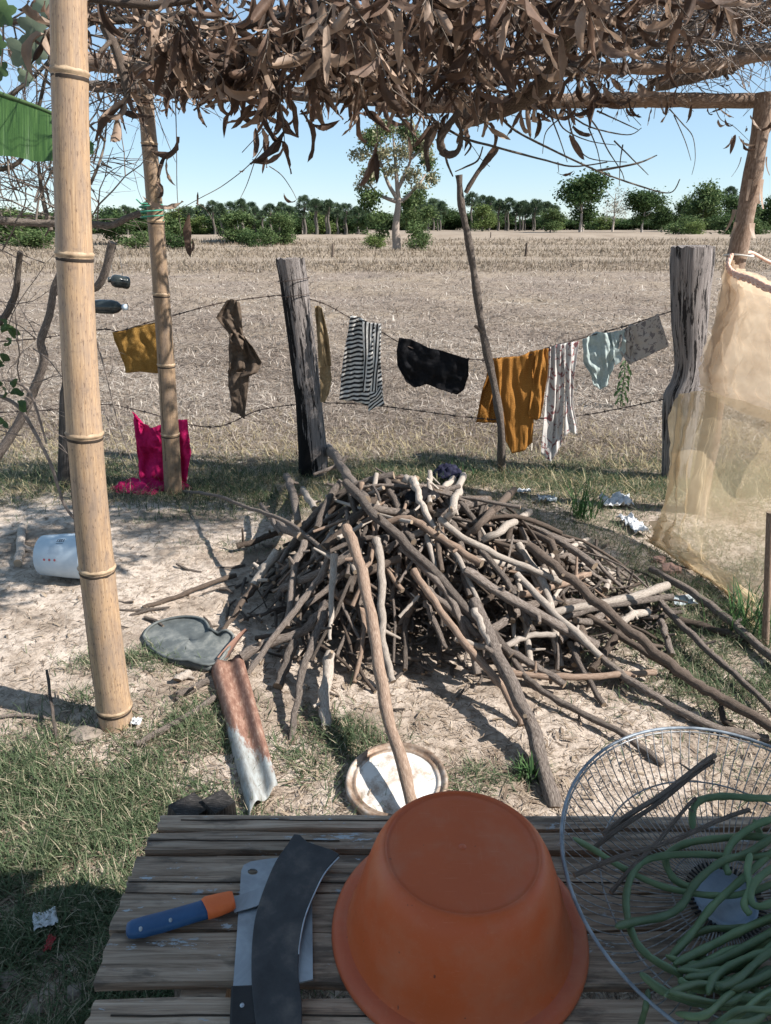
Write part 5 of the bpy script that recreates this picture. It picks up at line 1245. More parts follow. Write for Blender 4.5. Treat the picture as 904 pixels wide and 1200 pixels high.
def dry_branch(A, B_, ntw, nlf, label, droop=.5, r=.010, leafscale=(.6, 1.15), group='dry leafy branches laid over the shade roof', zmin=1.72, hangfront=.0, tl=(.18, .45)):
    A = Vector(A); B_ = Vector(B_); e = empty('dry_branch', label, 'branch', group, A)
    ax = B_-A; n = 12; pts = []
    for i in range(n+1):
        t = i/n; pts.append(ax*t+Vector((.05*noise.noise(Vector((t*3, A.x*3, 1))), .05*noise.noise(Vector((t*3, A.y*3, 5))), .05*noise.noise(Vector((t*3, A.x, 9))))))
    mb = MB(); mb.tube(pts, [r*(1-.7*i/n) for i in range(n+1)], 8, True, 0, None, .06); mb.build('stem', 'darkwood', e)
    tw = MB(); leaves = 0
    for k in range(ntw):
        t = (k+rnd.random())/ntw; p = pts[min(int(t*n), n-1)].lerp(pts[min(int(t*n)+1, n)], t*n-int(t*n))
        d = Vector((rnd.gauss(0, 1), rnd.gauss(0, 1), rnd.gauss(.05, .35)))+ax.normalized()*.6; d.normalize(); L = rnd.uniform(*tl); tp = [p.copy()]
        for s in range(6):
            d = (d+Vector((rnd.gauss(0, .22), rnd.gauss(0, .22), rnd.gauss(-.10*droop*2, .18)))).normalized(); tp.append(tp[-1]+d*L/6)
            if tp[-1].z+A.z < zmin: break
        if len(tp) < 3: continue
        tw.tube(tp, [.0035*(1-.75*i/len(tp)) for i in range(len(tp))], 4, False)
        for s in range(2):      # side shoots
            i = rnd.randrange(1, len(tp)-1); q = tp[i]; dd = (d+Vector((rnd.gauss(0, .8), rnd.gauss(0, .8), rnd.gauss(-.2, .5)))).normalized(); L2 = L*rnd.uniform(.25, .6); sp = [q.copy()]
            for _ in range(4): dd = (dd+Vector((rnd.gauss(0, .25), rnd.gauss(0, .25), rnd.gauss(0, .2)))).normalized(); sp.append(sp[-1]+dd*L2/4)
            if min(q.z for q in sp)+A.z > zmin-.05: tw.tube(sp, .0014, 3, False)
        m = nlf if isinstance(nlf, int) else rnd.randint(*nlf)
        for j in range(m):
            if leaves >= 298: break
            i = rnd.uniform(.25, 1)*(len(tp)-1); q = tp[int(i)].lerp(tp[min(int(i)+1, len(tp)-1)], i-int(i))
            ld = Vector((rnd.gauss(0, .55), rnd.gauss(0, .55), rnd.uniform(-1.25, -.05))); sc = rnd.uniform(*leafscale)
            put_leaf(e, q, ld, rnd.uniform(-3.1, 3.1), sc); leaves += 1
    tag(tw.build('twigs', 'twiggrey' if not isinstance(nlf, int) and nlf[0] == 0 else 'twig', e), kind='stuff')  # twiggy branches get lighter grey, partly their own, partly painted-in sunlight
    return e
BR = [ # A, B, twigs, leaves per twig, label, droop, leafscale
 ((-1.15, 3.6, 2.14), (.2, 3.3, 2.22), 26, (7, 10), 'leafy dry branch at the far left of the shade roof', .6, (.55, 1.0)),
 ((-.9, 3.0, 2.12), (.55, 2.9, 2.22), 28, (8, 11), 'leafy dry branch over the middle of the firewood, left half', .7, (.7, 1.1)),
 ((-.6, 2.55, 2.05), (.55, 2.35, 2.12), 26, (8, 11), 'nearest big-leaved dry branch crossing above the bamboo top', .9, (.85, 1.2)),
 ((-.45, 3.9, 2.12), (.9, 3.9, 2.25), 24, (5, 8), 'far leafy dry branch above the leaning burnt post', .6, (.55, .9)),
 ((-.75, 2.2, 2.02), (.25, 2.15, 2.05), 16, (6, 9), 'big-leaved dry branch at the top edge left of centre', .6, (.85, 1.1)),
 ((-.3, 3.3, 2.08), (.95, 3.5, 2.2), 24, (6, 9), 'dense dry branch above the striped shirt', .8, (.6, 1.0)),
 ((.15, 2.8, 2.08), (.95, 2.6, 2.22), 22, (5, 8), 'dense dry branch above the black shorts', .8, (.75, 1.15)),
 ((.1, 3.7, 2.1), (1.2, 3.75, 2.28), 26, (3, 6), 'dry branch lying along the lower roof pole', .5, (.5, .85)),
 ((-1.3, 3.95, 2.2), (.0, 4.05, 2.35), 24, (6, 8), 'high dry branch above the slim bamboo post', .4, (.5, .8)),
 ((.3, 3.15, 2.25), (1.4, 3.3, 2.4), 24, (2, 5), 'high dry branch over the upper roof pole', .4, (.5, .85)),
 ((-.15, 2.5, 2.2), (.75, 2.4, 2.3), 22, (5, 7), 'topmost dry branch at the top edge centre', .6, (.8, 1.2)),
 ((.75, 3.55, 2.22), (2.0, 3.9, 2.42), 60, (0, 2), 'twiggy nearly bare branch on the right part of the roof', .3, (.4, .7)),
 ((.85, 3.1, 2.28), (1.9, 3.45, 2.5), 60, (0, 2), 'grey twiggy branch heaped above the upper roof pole', .3, (.4, .7)),
 ((1.2, 3.8, 2.18), (2.1, 4.0, 2.32), 50, (0, 2), 'small twiggy branch near the timber post top', .3, (.35, .6)),
 ((.6, 2.7, 2.2), (1.5, 2.9, 2.34), 55, (0, 2), 'twiggy branch at the top edge right of centre', .3, (.5, .8)),
 ((1.0, 3.4, 2.3), (2.1, 3.3, 2.5), 60, (0, 1), 'twiggy branch at the top right corner', .3, (.4, .7)),
 ((-.75, 2.6, 1.97), (.0, 2.7, 2.02), 26, (9, 11), 'drooping dry branch whose leaves hang lowest, left of centre', 1.2, (.65, 1.1)),
 ((.0, 3.0, 2.02), (.8, 3.2, 2.08), 22, (5, 7), 'drooping dry branch just above the looped bark strip', 1.0, (.6, 1.0)),
 ((.9, 3.75, 2.2), (2.2, 3.6, 2.4), 80, (0, 2), 'long twiggy branch between the two roof poles at right', .3, (.35, .6)),
 ((1.1, 3.95, 2.3), (2.3, 3.9, 2.5), 80, (0, 2), 'grey twiggy branch above the timber post', .3, (.35, .6)),
 ((.7, 3.3, 2.35), (1.8, 3.6, 2.55), 80, (0, 2), 'dense twiggy branch high at right', .3, (.35, .65)),
 ((.9, 2.9, 2.12), (1.6, 3.1, 2.3), 60, (0, 2), 'twiggy branch close to the top right edge', .3, (.4, .7)),
 ((-1.4, 3.8, 2.1), (-.4, 3.7, 2.2), 40, (2, 4), 'twiggy branch above the slim bamboo top', .3, (.4, .7)),
 ((-1.3, 2.9, 2.15), (-.4, 2.8, 2.3), 36, (3, 4), 'tangled twiggy branch at the top left', .3, (.5, .9)),
 ((-1.35, 3.3, 2.2), (-.3, 3.0, 2.35), 24, (3, 5), 'half bare dry branch left over the thick bamboo', .4, (.5, .9)),
]
for A, B_, nt_, nl, lb, dr, ls in BR: dry_branch(A, B_, nt_, nl, lb, dr, leafscale=ls, tl=(.15, .38) if nl[1] > 4 else (.25, .6), zmin=(1.66 if dr > .95 else 1.80) if nl[1] > 4 else 2.0)

def spray(label, twigs, leaves, Y, name='dry_leaf_spray', cat='leaf spray', r=.0022, mat='twig', group='dry leaf sprays hanging from the roof', scl=1.0):
    """twigs: pixel paths; leaves: (x0,y0,x1,y1[,Y]) base to tip in pixels."""
    o = atY(*(twigs[0][0] if twigs else leaves[0][:2]), Y); e = empty(name, label, cat, group, o)
    if twigs:
        mb = MB()
        for P in twigs:
            n = len(P); pts = smooth_path([atY(x, y, Y+.03*math.sin(i*1.3)) for i, (x, y) in enumerate(P)], 5); mb.tube([p-o for p in pts], [r*(1-.6*i/len(pts)) for i in range(len(pts))], 5)
        mb.build('twig', mat, e)
    for lf in leaves:
        y_ = lf[4] if len(lf) > 4 else Y; a = atY(lf[0], lf[1], y_); b = atY(lf[2], lf[3], y_+rnd.uniform(-.03, .03)); d = b-a
        put_leaf(e, a, d, rnd.uniform(-.7, .7)+math.pi*rnd.randint(0, 1), d.length/.118, off=o)
    return e
spray('large dry leaves drooping right of the slim bamboo top', [[(205, 100), (207, 160), (208, 230), (214, 285)], [(178, 115), (190, 150), (206, 190)]],
      [(197, 180, 176, 203), (196, 185, 180, 212), (208, 160, 209, 205), (131, 132, 128, 160), (137, 128, 150, 118), (160, 118, 172, 150), (150, 112, 140, 140), (215, 236, 188, 274), (222, 252, 216, 296), (232, 225, 231, 240), (184, 232, 203, 222), (226, 280, 232, 300)], 2.9)
spray('pair of long dry leaves hanging over the sky left of centre', [[(355, 90), (360, 130)]], [(344, 118, 366, 150), (352, 130, 392, 171), (360, 140, 388, 170), (340, 115, 347, 158), (322, 112, 328, 158), (318, 120, 314, 160), (308, 150, 311, 190)], 2.6)
spray('thin arching twig with withered leaves right of the slim bamboo', [[(320, 148), (300, 185), (265, 215), (235, 232), (205, 248), (188, 252)], [(316, 195), (330, 205), (342, 222), (348, 234)], [(300, 185), (290, 215), (282, 232)], [(230, 238), (245, 250), (265, 295)]],
      [(348, 234, 338, 252), (310, 160, 309, 195), (315, 165, 305, 198), (287, 198, 283, 206), (300, 150, 306, 186)], 3.2)
spray('dangling red-brown leaf cluster in front of the pale-trunked tree', [[(443, 130), (442, 170)]], [(442, 168, 436, 222), (440, 172, 425, 218), (441, 180, 443, 212)], 2.6)
spray('single small curled leaf dangling over the sky right of centre', [[(654, 190), (655, 202)]], [(653, 202, 668, 215)], 3.0)
spray('leafy tip hanging over the lower roof pole', [[(730, 100), (728, 135)], [(780, 105), (783, 130)]], [(735, 122, 724, 144), (738, 118, 738, 145), (764, 125, 756, 144), (776, 118, 774, 136), (782, 120, 781, 138), (811, 122, 808, 147), (830, 126, 829, 142), (745, 118, 741, 138)], 3.7)
spray('reddish leaf cluster hanging by the timber post top', [[(838, 125), (845, 140), (860, 148), (878, 165)]], [(845, 128, 858, 138), (842, 140, 842, 156), (850, 138, 846, 155), (862, 158, 856, 178), (866, 160, 868, 182), (872, 164, 866, 186), (858, 160, 862, 176), (888, 150, 905, 160), (880, 135, 890, 152), (893, 190, 898, 214), (885, 170, 880, 190), (876, 150, 872, 166)], 3.75)
spray('leaf cluster at the top left behind the thick bamboo', [[(60, 0), (55, 20)]], [(58, 5, 54, 45), (52, 20, 62, 48), (112, -10, 118, 40), (120, 0, 112, 48), (125, 10, 108, 52), (135, -12, 122, 20)], 2.3)
# curled bark ribbons
def ribbon(P, w, Y, label):
    pts = smooth_path([atY(x, y, Y+.02*math.sin(i)) for i, (x, y) in enumerate(P)], 5); o = pts[0].copy(); mb = MB(); n = len(pts)
    mb.tube([p-o for p in pts], [w*.5*depth(pts[0])/F*(.6+.5*math.sin(math.pi*min(1, .15+i/n))) for i in range(n)], 8, True, 0, None, .12, flat=.3)
    tag(mb.build('bark_ribbon', 'darkwood', None, o), label, 'bark strip', 'curled bark strips hanging under the roof')
ribbon([(515, 145), (505, 152), (500, 175), (503, 201)], 8, 2.9, 'leftmost long curled bark strip hanging before the pale-trunked tree')
ribbon([(540, 130), (525, 148), (516, 165), (522, 180), (536, 178), (541, 158), (536, 140)], 9, 2.9, 'bark strip curled into a loop')
ribbon([(522, 178), (524, 190), (531, 207)], 6, 2.9, 'short bark strip hanging under the loop')
ribbon([(484, 120), (482, 145), (486, 173)], 7, 2.9, 'straight dark bark strip left of the looped one')
ribbon([(566, 172), (560, 188), (545, 196), (534, 201)], 6, 3.3, 'thin bark strip curving to the forked prop top')
ribbon([(583, 173), (572, 186), (562, 200)], 8, 3.3, 'blackish bark strip just right of the forked prop top')
def bare(label, Ps, Y, r, cat='twig', name='bare_twig', mat='twig'):
    o = atY(*Ps[0][0], Y); mb = MB()
    for P in Ps:
        pts = smooth_path([atY(x, y, Y+.05*math.sin(i*1.7+len(P))) for i, (x, y) in enumerate(P)], 6); mb.tube([p-o for p in pts], [r*(1-.65*i/len(pts)) for i in range(len(pts))], 6, True, wob=.12)
    return tag(mb.build(name, mat, None, o), label, cat, 'bare twigs hanging from the roof')
bare('longest bare twig arching down over the sky toward the stout post', [[(575, 122), (600, 150), (640, 172), (700, 200), (750, 218), (785, 226), (797, 210)], [(700, 200), (745, 192), (770, 182)]], 3.1, .005)
bare('knotty barbed-looking twig from the dark leaves to the dangling leaf', [[(468, 110), (500, 135), (540, 160), (580, 172), (640, 188), (672, 195), (712, 190)], [(540, 160), (552, 170), (545, 182)]], 3.0, .006)
bare('short dark twig before the pale-trunked tree', [[(458, 125), (475, 145), (497, 173)]], 2.8, .005)
bare('fan of fine twigs under the lower roof pole', [[(650, 125), (660, 150), (690, 165), (722, 170)], [(640, 122), (655, 160), (665, 190)], [(660, 128), (690, 148), (735, 158), (752, 150)], [(680, 125), (700, 150), (712, 175), (728, 200), (732, 212)], [(700, 130), (722, 140), (748, 152)], [(665, 130), (672, 160), (690, 185), (735, 190)]], 3.4, .0038)
bare('second fan of fine twigs below the first', [[(690, 150), (700, 175), (705, 200)], [(655, 140), (640, 155), (636, 180)], [(720, 165), (745, 190), (760, 205)], [(730, 170), (727, 190), (726, 218)], [(640, 128), (625, 140), (600, 135)]], 3.5, .0034)
bare('thin hanging tendril near the timber post', [[(785, 128), (800, 145), (812, 160), (815, 185), (811, 205)], [(790, 135), (803, 165), (810, 188)]], 3.6, .0028)
bare('hooked bare twig at the left between the two bamboo posts', [[(106, 216), (115, 195), (122, 172), (125, 145)], [(120, 192), (131, 197)], [(123, 165), (112, 152)]], 2.9, .006)

# ------------------------------------------------------------------ bare shrub behind the thick bamboo
def shrub():
    e = empty('bare_shrub', 'bare twiggy shrub at the left edge behind the thick bamboo', 'shrub', loc=atY(20, 530, 3.3))
    o = e.location
    for P, Y, r, r1, m in (([(-30, 560), (0, 530), (25, 490), (45, 445), (52, 420), (48, 400), (58, 370), (66, 330), (85, 300), (100, 260)], 3.3, .023, .012, 'bark'),
                       ([(-15, 388), (5, 372), (18, 345), (22, 310), (24, 295)], 2.9, .014, .010, 'bark'),
                       ([(60, 345), (85, 335), (110, 338), (122, 322), (130, 292), (132, 284)], 3.6, .016, .02, 'bark'),
                       ([(-20, 256), (20, 260), (60, 262), (100, 262), (130, 264), (150, 255), (165, 250)], 2.8, .014, .010, 'bark'),
                       ([(-10, 460), (20, 475), (40, 505), (60, 545), (75, 590), (90, 610)], 2.9, .008, .006, 'twiggrey'),
                       ([(10, 445), (35, 460), (55, 520)], 3.1, .008, .004, 'twiggrey'), ([(-10, 200), (30, 180), (60, 60)], 3.0, .01, .005, 'twig'), ([(60, 270), (50, 230), (45, 190)], 3.0, .01, .005, 'twig'),
                       ([(0, 120), (40, 90), (65, 62)], 3.0, .009, .004, 'twig')):
        pts = smooth_path([atY(x, y, Y+.02*math.sin(i)) for i, (x, y) in enumerate(P)], 5); n = len(pts); mb = MB(); mb.tube([p-o for p in pts], [r+(r1-r)*i/n for i in range(n)], 9, True, 0, None, .09); mb.build('limb', m, e)
    mb = MB()
    def tw(p, d, L, r, lv):
        n = 6; pts = [p.copy()]
        for s in range(n): d = (d+Vector((rnd.gauss(0, .16), rnd.gauss(0, .16), rnd.gauss(0, .14)))).normalized(); pts.append(pts[-1]+d*L/n)
        mb.tube([q-o for q in pts], [r*(1-.6*i/n) for i in range(n+1)], 4, False)
        if lv:
            for k in range(3):
                q = pts[rnd.randint(1, n-1)]; tw(q, (d+Vector((rnd.gauss(0, .8), rnd.gauss(0, .5), rnd.gauss(0, .8)))).normalized(), L*rnd.uniform(.4, .7), r*.6, lv-1)
    for k in range(62):
        p = atY(rnd.uniform(-40, 118), rnd.uniform(150, 310), rnd.uniform(2.7, 3.7)); a = rnd.uniform(.3, 2.8); tw(p, Vector((math.cos(a), rnd.gauss(0, .4), math.sin(a))).normalized(), rnd.uniform(.25, .6), rnd.uniform(.0022, .0045), 2)
    for k in range(26):
        p = atY(rnd.uniform(-30, 60), rnd.uniform(380, 520), rnd.uniform(2.9, 3.7)); a = rnd.uniform(-1, 3.5); tw(p, Vector((math.cos(a), rnd.gauss(0, .4), math.sin(a))).normalized(), rnd.uniform(.2, .45), rnd.uniform(.0018, .003), 1)
    tag(mb.build('twigs', 'twiggrey', e), kind='stuff')
    g = []
    for i in range(5): me = leaf_mesh(100+i, .10, .075); me.materials.append(M['leafgreen']); g.append(me)
    for (x, y) in ((2, 390), (8, 402), (0, 415), (10, 385), (-5, 432), (4, 425), (12, 462), (20, 470), (3, 455), (-4, 500), (3, 498), (0, 375), (15, 455), (-3, 445)):
        put_leaf(e, atY(x, y, 2.9), Vector((rnd.gauss(.3, .6), rnd.gauss(0, .5), rnd.uniform(-.9, .2))), rnd.uniform(-1, 1), rnd.uniform(.32, .6), rnd.choice(g), o)
shrub()
def weed_vine(label, Ps, L, Y, col_, lobed=True):
    e = empty('climbing_vine', label, 'vine', loc=atY(*Ps[0][0], Y)); o = e.location; mb = MB()
    for P in Ps: mb.tube([p-o for p in smooth_path([atY(x, y, Y) for x, y in P], 5)], .0025, 5)
    mb.build('stem', 'twiggrey', e)
    for (x, y, s, rot) in L:
        c = atY(x, y, Y+rnd.uniform(-.03, .03)); vs = [Vector((0, 0, 0))]; n = 20; sz = s*.5*depth(c)/F
        for k in range(n):
            a = 2*math.pi*k/n+rot; rr = sz*(.62+.38*abs(math.cos(2.5*(a-rot)))**1.3); vs.append(Vector((math.cos(a)*rr, .25*rr*math.sin(a*2), math.sin(a)*rr)))
        m = MB(); m.add([v+(c-o) for v in vs], [(0, 1+k, 1+(k+1) % n) for k in range(n)]); m.build('leaf', col_, e)
weed_vine('dusty lobed vine leaves beside the thick bamboo top', [[(62, 0), (45, 40), (35, 70), (28, 110)]], [(40, 32, 38, .3), (28, 62, 42, 1.2), (52, 8, 30, 2), (45, 62, 26, .8), (30, 90, 22, 2.2)], 2.4, 'vineleaf')
weed_vine('green lobed vine leaves in the top left corner', [[(0, -10), (4, 40), (0, 90)]], [(4, 15, 34, .3), (-4, 52, 26, 1.2), (0, 82, 24, 2)], 2.0, 'leafgreen')
def banana():
    e = empty('banana_plant', 'green banana leaf reaching in at the left edge', 'plant'); Y = 2.6; n = 26; m = 10; vs = []; fs = []; uv = []
    # blade seen from below: upper edge and lower ragged edge, folded along the midrib near the top
    for i in range(n+1):
        t = i/n; x = -140+t*250
        yt = 97+(.0 if x < 0 else 0)+max(0, x)*.46+(.12*(x+140) if x < 0 else 0)*0
        yt = np.interp(x, [-140, -40, 0, 40, 64, 110], [70, 92, 110, 124, 134, 170]); yb = np.interp(x, [-140, -40, 0, 20, 45, 64, 110], [190, 196, 182, 184, 190, 188, 180])
        for j in range(m+1):
            q = j/m; py = yt+(yb-yt)*q; p = atY(x, py, Y-.10*q+.012*math.sin(i*2.1)*q); vs.append(p)
            if i and j: b = (i-1)*(m+1)+j-1; fs.append((b, b+1, b+m+2, b+m+1)); uv.append([(i/n, q), (i/n, q), (i/n+.04, q), (i/n+.04, q)])
    mb = MB(); mb.add(vs, fs, uv); mb.build('leaf_blade', 'banana', e)
    mb = MB(); mb.tube([vs[i*(m+1)]+Vector((0, 0, 0)) for i in range(n+1)], [.012-.008*i/n for i in range(n+1)], 7); mb.tube(smooth_path([vs[0], vs[0]+Vector((-.5, .1, -.4)), vs[0]+Vector((-.8, .2, -1.9))], 6), .02, 8); mb.build('midrib', 'leafgreen', e)
banana()
mb = MB(); c = atY(178, 251, 4.15)
pts = [c+Vector((math.cos(t*.5)*.058, math.sin(t*.5)*.058, .002*t-.03)) for t in range(40)]+[c+Vector((-.03-.01*k, -.07, .05+.01*k)) for k in range(3)]
mb.tube([p-c for p in pts], .004, 5); tag(mb.build('string', 'greenstring', None, c), 'green string wound round the slim bamboo post', 'string')
# thin leaning canes between the posts
bare('thin leaning cane left of the magenta cloth', [[(112, 395), (125, 440), (140, 500), (165, 565)]], 4.0, .005, 'cane', 'thin_cane', 'twiggrey')
bare('fine dry stem leaning beside the thin cane', [[(128, 400), (132, 430), (125, 445)], [(122, 480), (140, 530), (158, 572)]], 4.05, .003, 'stem', 'thin_cane', 'twiggrey')

# ------------------------------------------------------------------ trees
def leaf_cloud(n, blobs, size, rng):
    """returns arrays for small leaf quads scattered in ellipsoidal blobs."""
    wts = np.array([b[3]*b[4]*b[5] for b in blobs])**.67; idx = rng.choice(len(blobs), n, p=wts/wts.sum()); B = np.array(blobs)[idx]
    d = rng.normal(size=(n, 3)); d /= np.linalg.norm(d, axis=1)[:, None]; r = rng.random(n)**.45
    # clumps: pull the leaves to a set of twig tips
    P = B[:, :3]+d*B[:, 3:6]*r[:, None]
    tips = P[rng.integers(0, n, max(8, n//22))]
    near = tips[rng.integers(0, len(tips), n)]
    P = np.where((rng.random(n) < .75)[:, None], near+rng.normal(size=(n, 3))*size*1.6, P)
    return P
def cloud_mesh(name, P, size, tone, mat, rng, asp=.5):
    n = len(P); a = rng.normal(size=(n, 3)); a /= np.linalg.norm(a, axis=1)[:, None]; b = np.cross(a, rng.normal(size=(n, 3))); b /= np.linalg.norm(b, axis=1)[:, None]
    s = size*(.6+.8*rng.random(n))[:, None]; V = np.stack([P-a*s, P+b*s*asp, P+a*s, P-b*s*asp], 1).reshape(-1, 3)
    me = bpy.data.meshes.new(name); me.vertices.add(n*4); me.vertices.foreach_set('co', V.astype(np.float32).ravel()); me.loops.add(n*4); me.loops.foreach_set('vertex_index', np.arange(n*4, dtype=np.int32))
    me.polygons.add(n); me.polygons.foreach_set('loop_start', np.arange(n, dtype=np.int32)*4)
    at = me.attributes.new('tone', 'FLOAT', 'POINT'); at.data.foreach_set('value', np.repeat(tone, 4).astype(np.float32)); me.materials.append(M[mat]); me.update(calc_edges=True); me.validate(); return me
def crown_variant(seed, mat, n=5200, size=.055, shape='round'):
    rng = np.random.default_rng(seed); bl = []
    k = 11 if shape != 'bush' else 9
    for i in range(k):
        a = rng.random()*6.28; rr = rng.random()**.5*.33; z = rng.uniform(-.32, .38) if shape == 'round' else rng.uniform(-.35, .2); w = rng.uniform(.14, .26)
        bl.append((math.cos(a)*rr*(1-abs(z)*.6), math.sin(a)*rr*(1-abs(z)*.6), z, w, w, w*rng.uniform(.6, .9)))
    P = leaf_cloud(n, bl, size*.8, rng); return cloud_mesh('crown', P, size*.55, rng.random(n), mat, rng)
def trunk_mesh(seed, h=1.0, r=.035, limbs=4, mat='trunk', spread=.28):
    rr = random.Random(seed); mb = MB(); pts = [Vector((.03*math.sin(i*1.1+seed)*i/6, .02*math.cos(i+seed)*i/6, h*i/6)) for i in range(7)]; pts[0].z = -.02
    mb.tube(pts, [r*1.35, r*1.05, r*.9, r*.8, r*.7, r*.55, r*.35], 9, True, wob=.08)
    for k in range(limbs):
        i = rr.randint(3, 5); a = rr.uniform(0, 6.28); q = pts[i]; e_ = q+Vector((math.cos(a)*spread, math.sin(a)*spread, rr.uniform(.15, .4))); mb.tube([q, q.lerp(e_, .5)+Vector((0, 0, -.03)), e_], [r*.45, r*.3, r*.12], 6)
    me_o = mb.build('trunk', mat); me = me_o.data; bpy.data.objects.remove(me_o); return me
CR = {m: [crown_variant(10*i+j, m) for j in range(3)] for i, m in enumerate(('cr_dark', 'cr_mid', 'cr_light'))}
BU = {m: [crown_variant(200+10*i+j, m, 2200, .06, 'bush') for j in range(2)] for i, m in enumerate(('cr_dark', 'cr_mid', 'cr_light'))}
GREY = crown_variant(77, 'cr_grey', 900, .04)
TRK = [trunk_mesh(i, 1, .03) for i in range(3)]; GTRK = trunk_mesh(9, 1, .022, 8, 'palewood', .32)
def foot(px, D, y_=0): x = (px-452)/F*(D*math.cos(PITCH)+CAMH*math.sin(PITCH)); return Vector((x, D, gz(x, D)))
def ppm(D): return (D*math.cos(PITCH))/F      # metres per photo pixel across
def tree(px, D, wpx, top, kind, label, base_gap=.25, name='broadleaf_tree', grp='trees along the far edge of the field', bush=False):
    f = foot(px, D); topz = atY(px, top, D).z; Hh = topz-f.z; W = wpx*ppm(D); e = empty(name, label, 'bush' if bush else 'tree', grp, f)
    me = rnd.choice(BU[kind] if bush else CR[kind]) if kind != 'grey' else GREY
    g = 0 if bush else base_gap; o = link('crown', me, e, (0, 0, Hh*(g+(1-g)*.47))); o.scale = (W/.80, W/.80, Hh*(1-g)/.86); o.rotation_euler = (0, 0, rnd.uniform(0, 6.28))
    t = link('trunk', rnd.choice(TRK) if kind != 'grey' else GTRK, e); t.scale = (Hh*.9, Hh*.9, Hh*(.45 if bush else .75)); t.rotation_euler = (0, 0, rnd.uniform(0, 6.28)); return e
def palm_mesh(seed):
    rr = random.Random(seed); mb = MB(); tone = []
    for k in range(60):
        a = rr.uniform(0, 6.28); el = rr.uniform(-.9, 1.45); d = Vector((math.cos(a)*math.cos(el), math.sin(a)*math.cos(el), math.sin(el))); c = d*rr.uniform(.40, .62); s = d.orthogonal().normalized(); s.rotate(Quaternion(d, rr.uniform(0, 6.28))); u = d.cross(s)
        R_ = rr.uniform(.30, .42); n = 9; vs = [c-d*.12]; fs = []
        for j in range(n):
            b = (j/(n-1)-.5)*4.0; b1 = b-.16; b2 = b+.16
            tipv = c+(d*math.cos(b)+s*math.sin(b))*R_+u*.05*math.sin(j*2)+Vector((0, 0, -.06)); i0 = len(vs)
            vs += [c+(d*math.cos(b1)+s*math.sin(b1))*R_*.62, tipv, c+(d*math.cos(b2)+s*math.sin(b2))*R_*.62]; fs.append((0, i0, i0+1, i0+2))
        o0 = len(mb.v); mb.add(vs, fs, None, 0, False); tone += [rr.random()]*len(vs); mb.tube([Vector((0, 0, -.05)), c], .012, 3, False); tone += [.2]*(len(mb.v)-len(tone))
    o = mb.build('crown', 'cr_palm'); me = o.data; bpy.data.objects.remove(o); at = me.attributes.new('tone', 'FLOAT', 'POINT'); at.data.foreach_set('value', tone); return me
PM = [palm_mesh(i) for i in range(4)]
mb = MB(); mb.tube([(.02*math.sin(i), 0, i/8) for i in range(9)], [.045, .036, .033, .032, .031, .03, .03, .031, .033], 8, True, wob=.05); o = mb.build('trunk', 'ptrunk'); PT = o.data; bpy.data.objects.remove(o)
def palm(px, D, top, cw, label):
    f = foot(px, D); topz = atY(px, top, D).z; r = cw*ppm(D)/2*1.25; Hh = topz-f.z-r*.9; e = empty('sugar_palm', label, 'palm tree', 'sugar palms on the skyline', f)
    o = link('crown', rnd.choice(PM), e, (0, 0, Hh)); o.scale = (r, r, r*.9); o.rotation_euler = (0, 0, rnd.uniform(0, 6.28)); t = link('trunk', PT, e); t.scale = (Hh*.9+1.5, Hh*.9+1.5, Hh)
where = lambda px: ('left of the slim bamboo post' if px < 180 else 'between the slim bamboo and the burnt post' if px < 335 else 'between the burnt post and the pale-trunked tree' if px < 455 else 'between the pale-trunked tree and the forked prop' if px < 545 else 'just right of the forked prop' if px < 640 else 'between the forked prop and the stout post' if px < 790 else 'behind the timber post at right')
PL = [(150, 244, 16), (176, 240, 16), (238, 243, 18), (252, 238, 18), (272, 240, 17), (285, 236, 20), (318, 242, 18), (332, 240, 20), (358, 232, 20), (372, 240, 16), (386, 237, 19), (406, 241, 20), (418, 246, 16), (492, 238, 20), (508, 235, 22), (552, 228, 20), (573, 233, 18), (583, 240, 14), (595, 235, 18), (612, 238, 20), (626, 236, 20), (640, 240, 16), (560, 240, 16), (849, 222, 17), (300, 246, 16), (262, 248, 15), (223, 246, 16), (346, 246, 15), (396, 248, 14), (500, 248, 14), (604, 246, 14), (130, 250, 14)]
PL += [(px+8+(i*5) % 7, top+4, cw-2) for i, (px, top, cw) in enumerate(PL) if px < 650]
for i, (px, top, cw) in enumerate(PL):
    D = (98 if px < 430 else 175)+6*((i*7) % 5); palm(px, D, top-6, cw, ('tall sugar palm ' if top < 238 else 'sugar palm ')+'on the skyline '+where(px))
SK = []
for px in range(-30, 960, 11):
    D = (112 if px < 430 else 200)+rnd.uniform(0, 20); top = (rnd.uniform(250, 259) if rnd.random() < .7 else rnd.uniform(238, 248)) if px < 660 else rnd.uniform(252, 260); SK.append((px+rnd.uniform(-4, 4), D, rnd.uniform(26, 42), top, rnd.choice(('cr_dark', 'cr_dark', 'cr_mid', 'cr_light'))))
for px, D, w, top, k in SK: tree(px, D, w, top, k, 'low dark tree in the skyline thicket '+where(px), .0, bush=False)
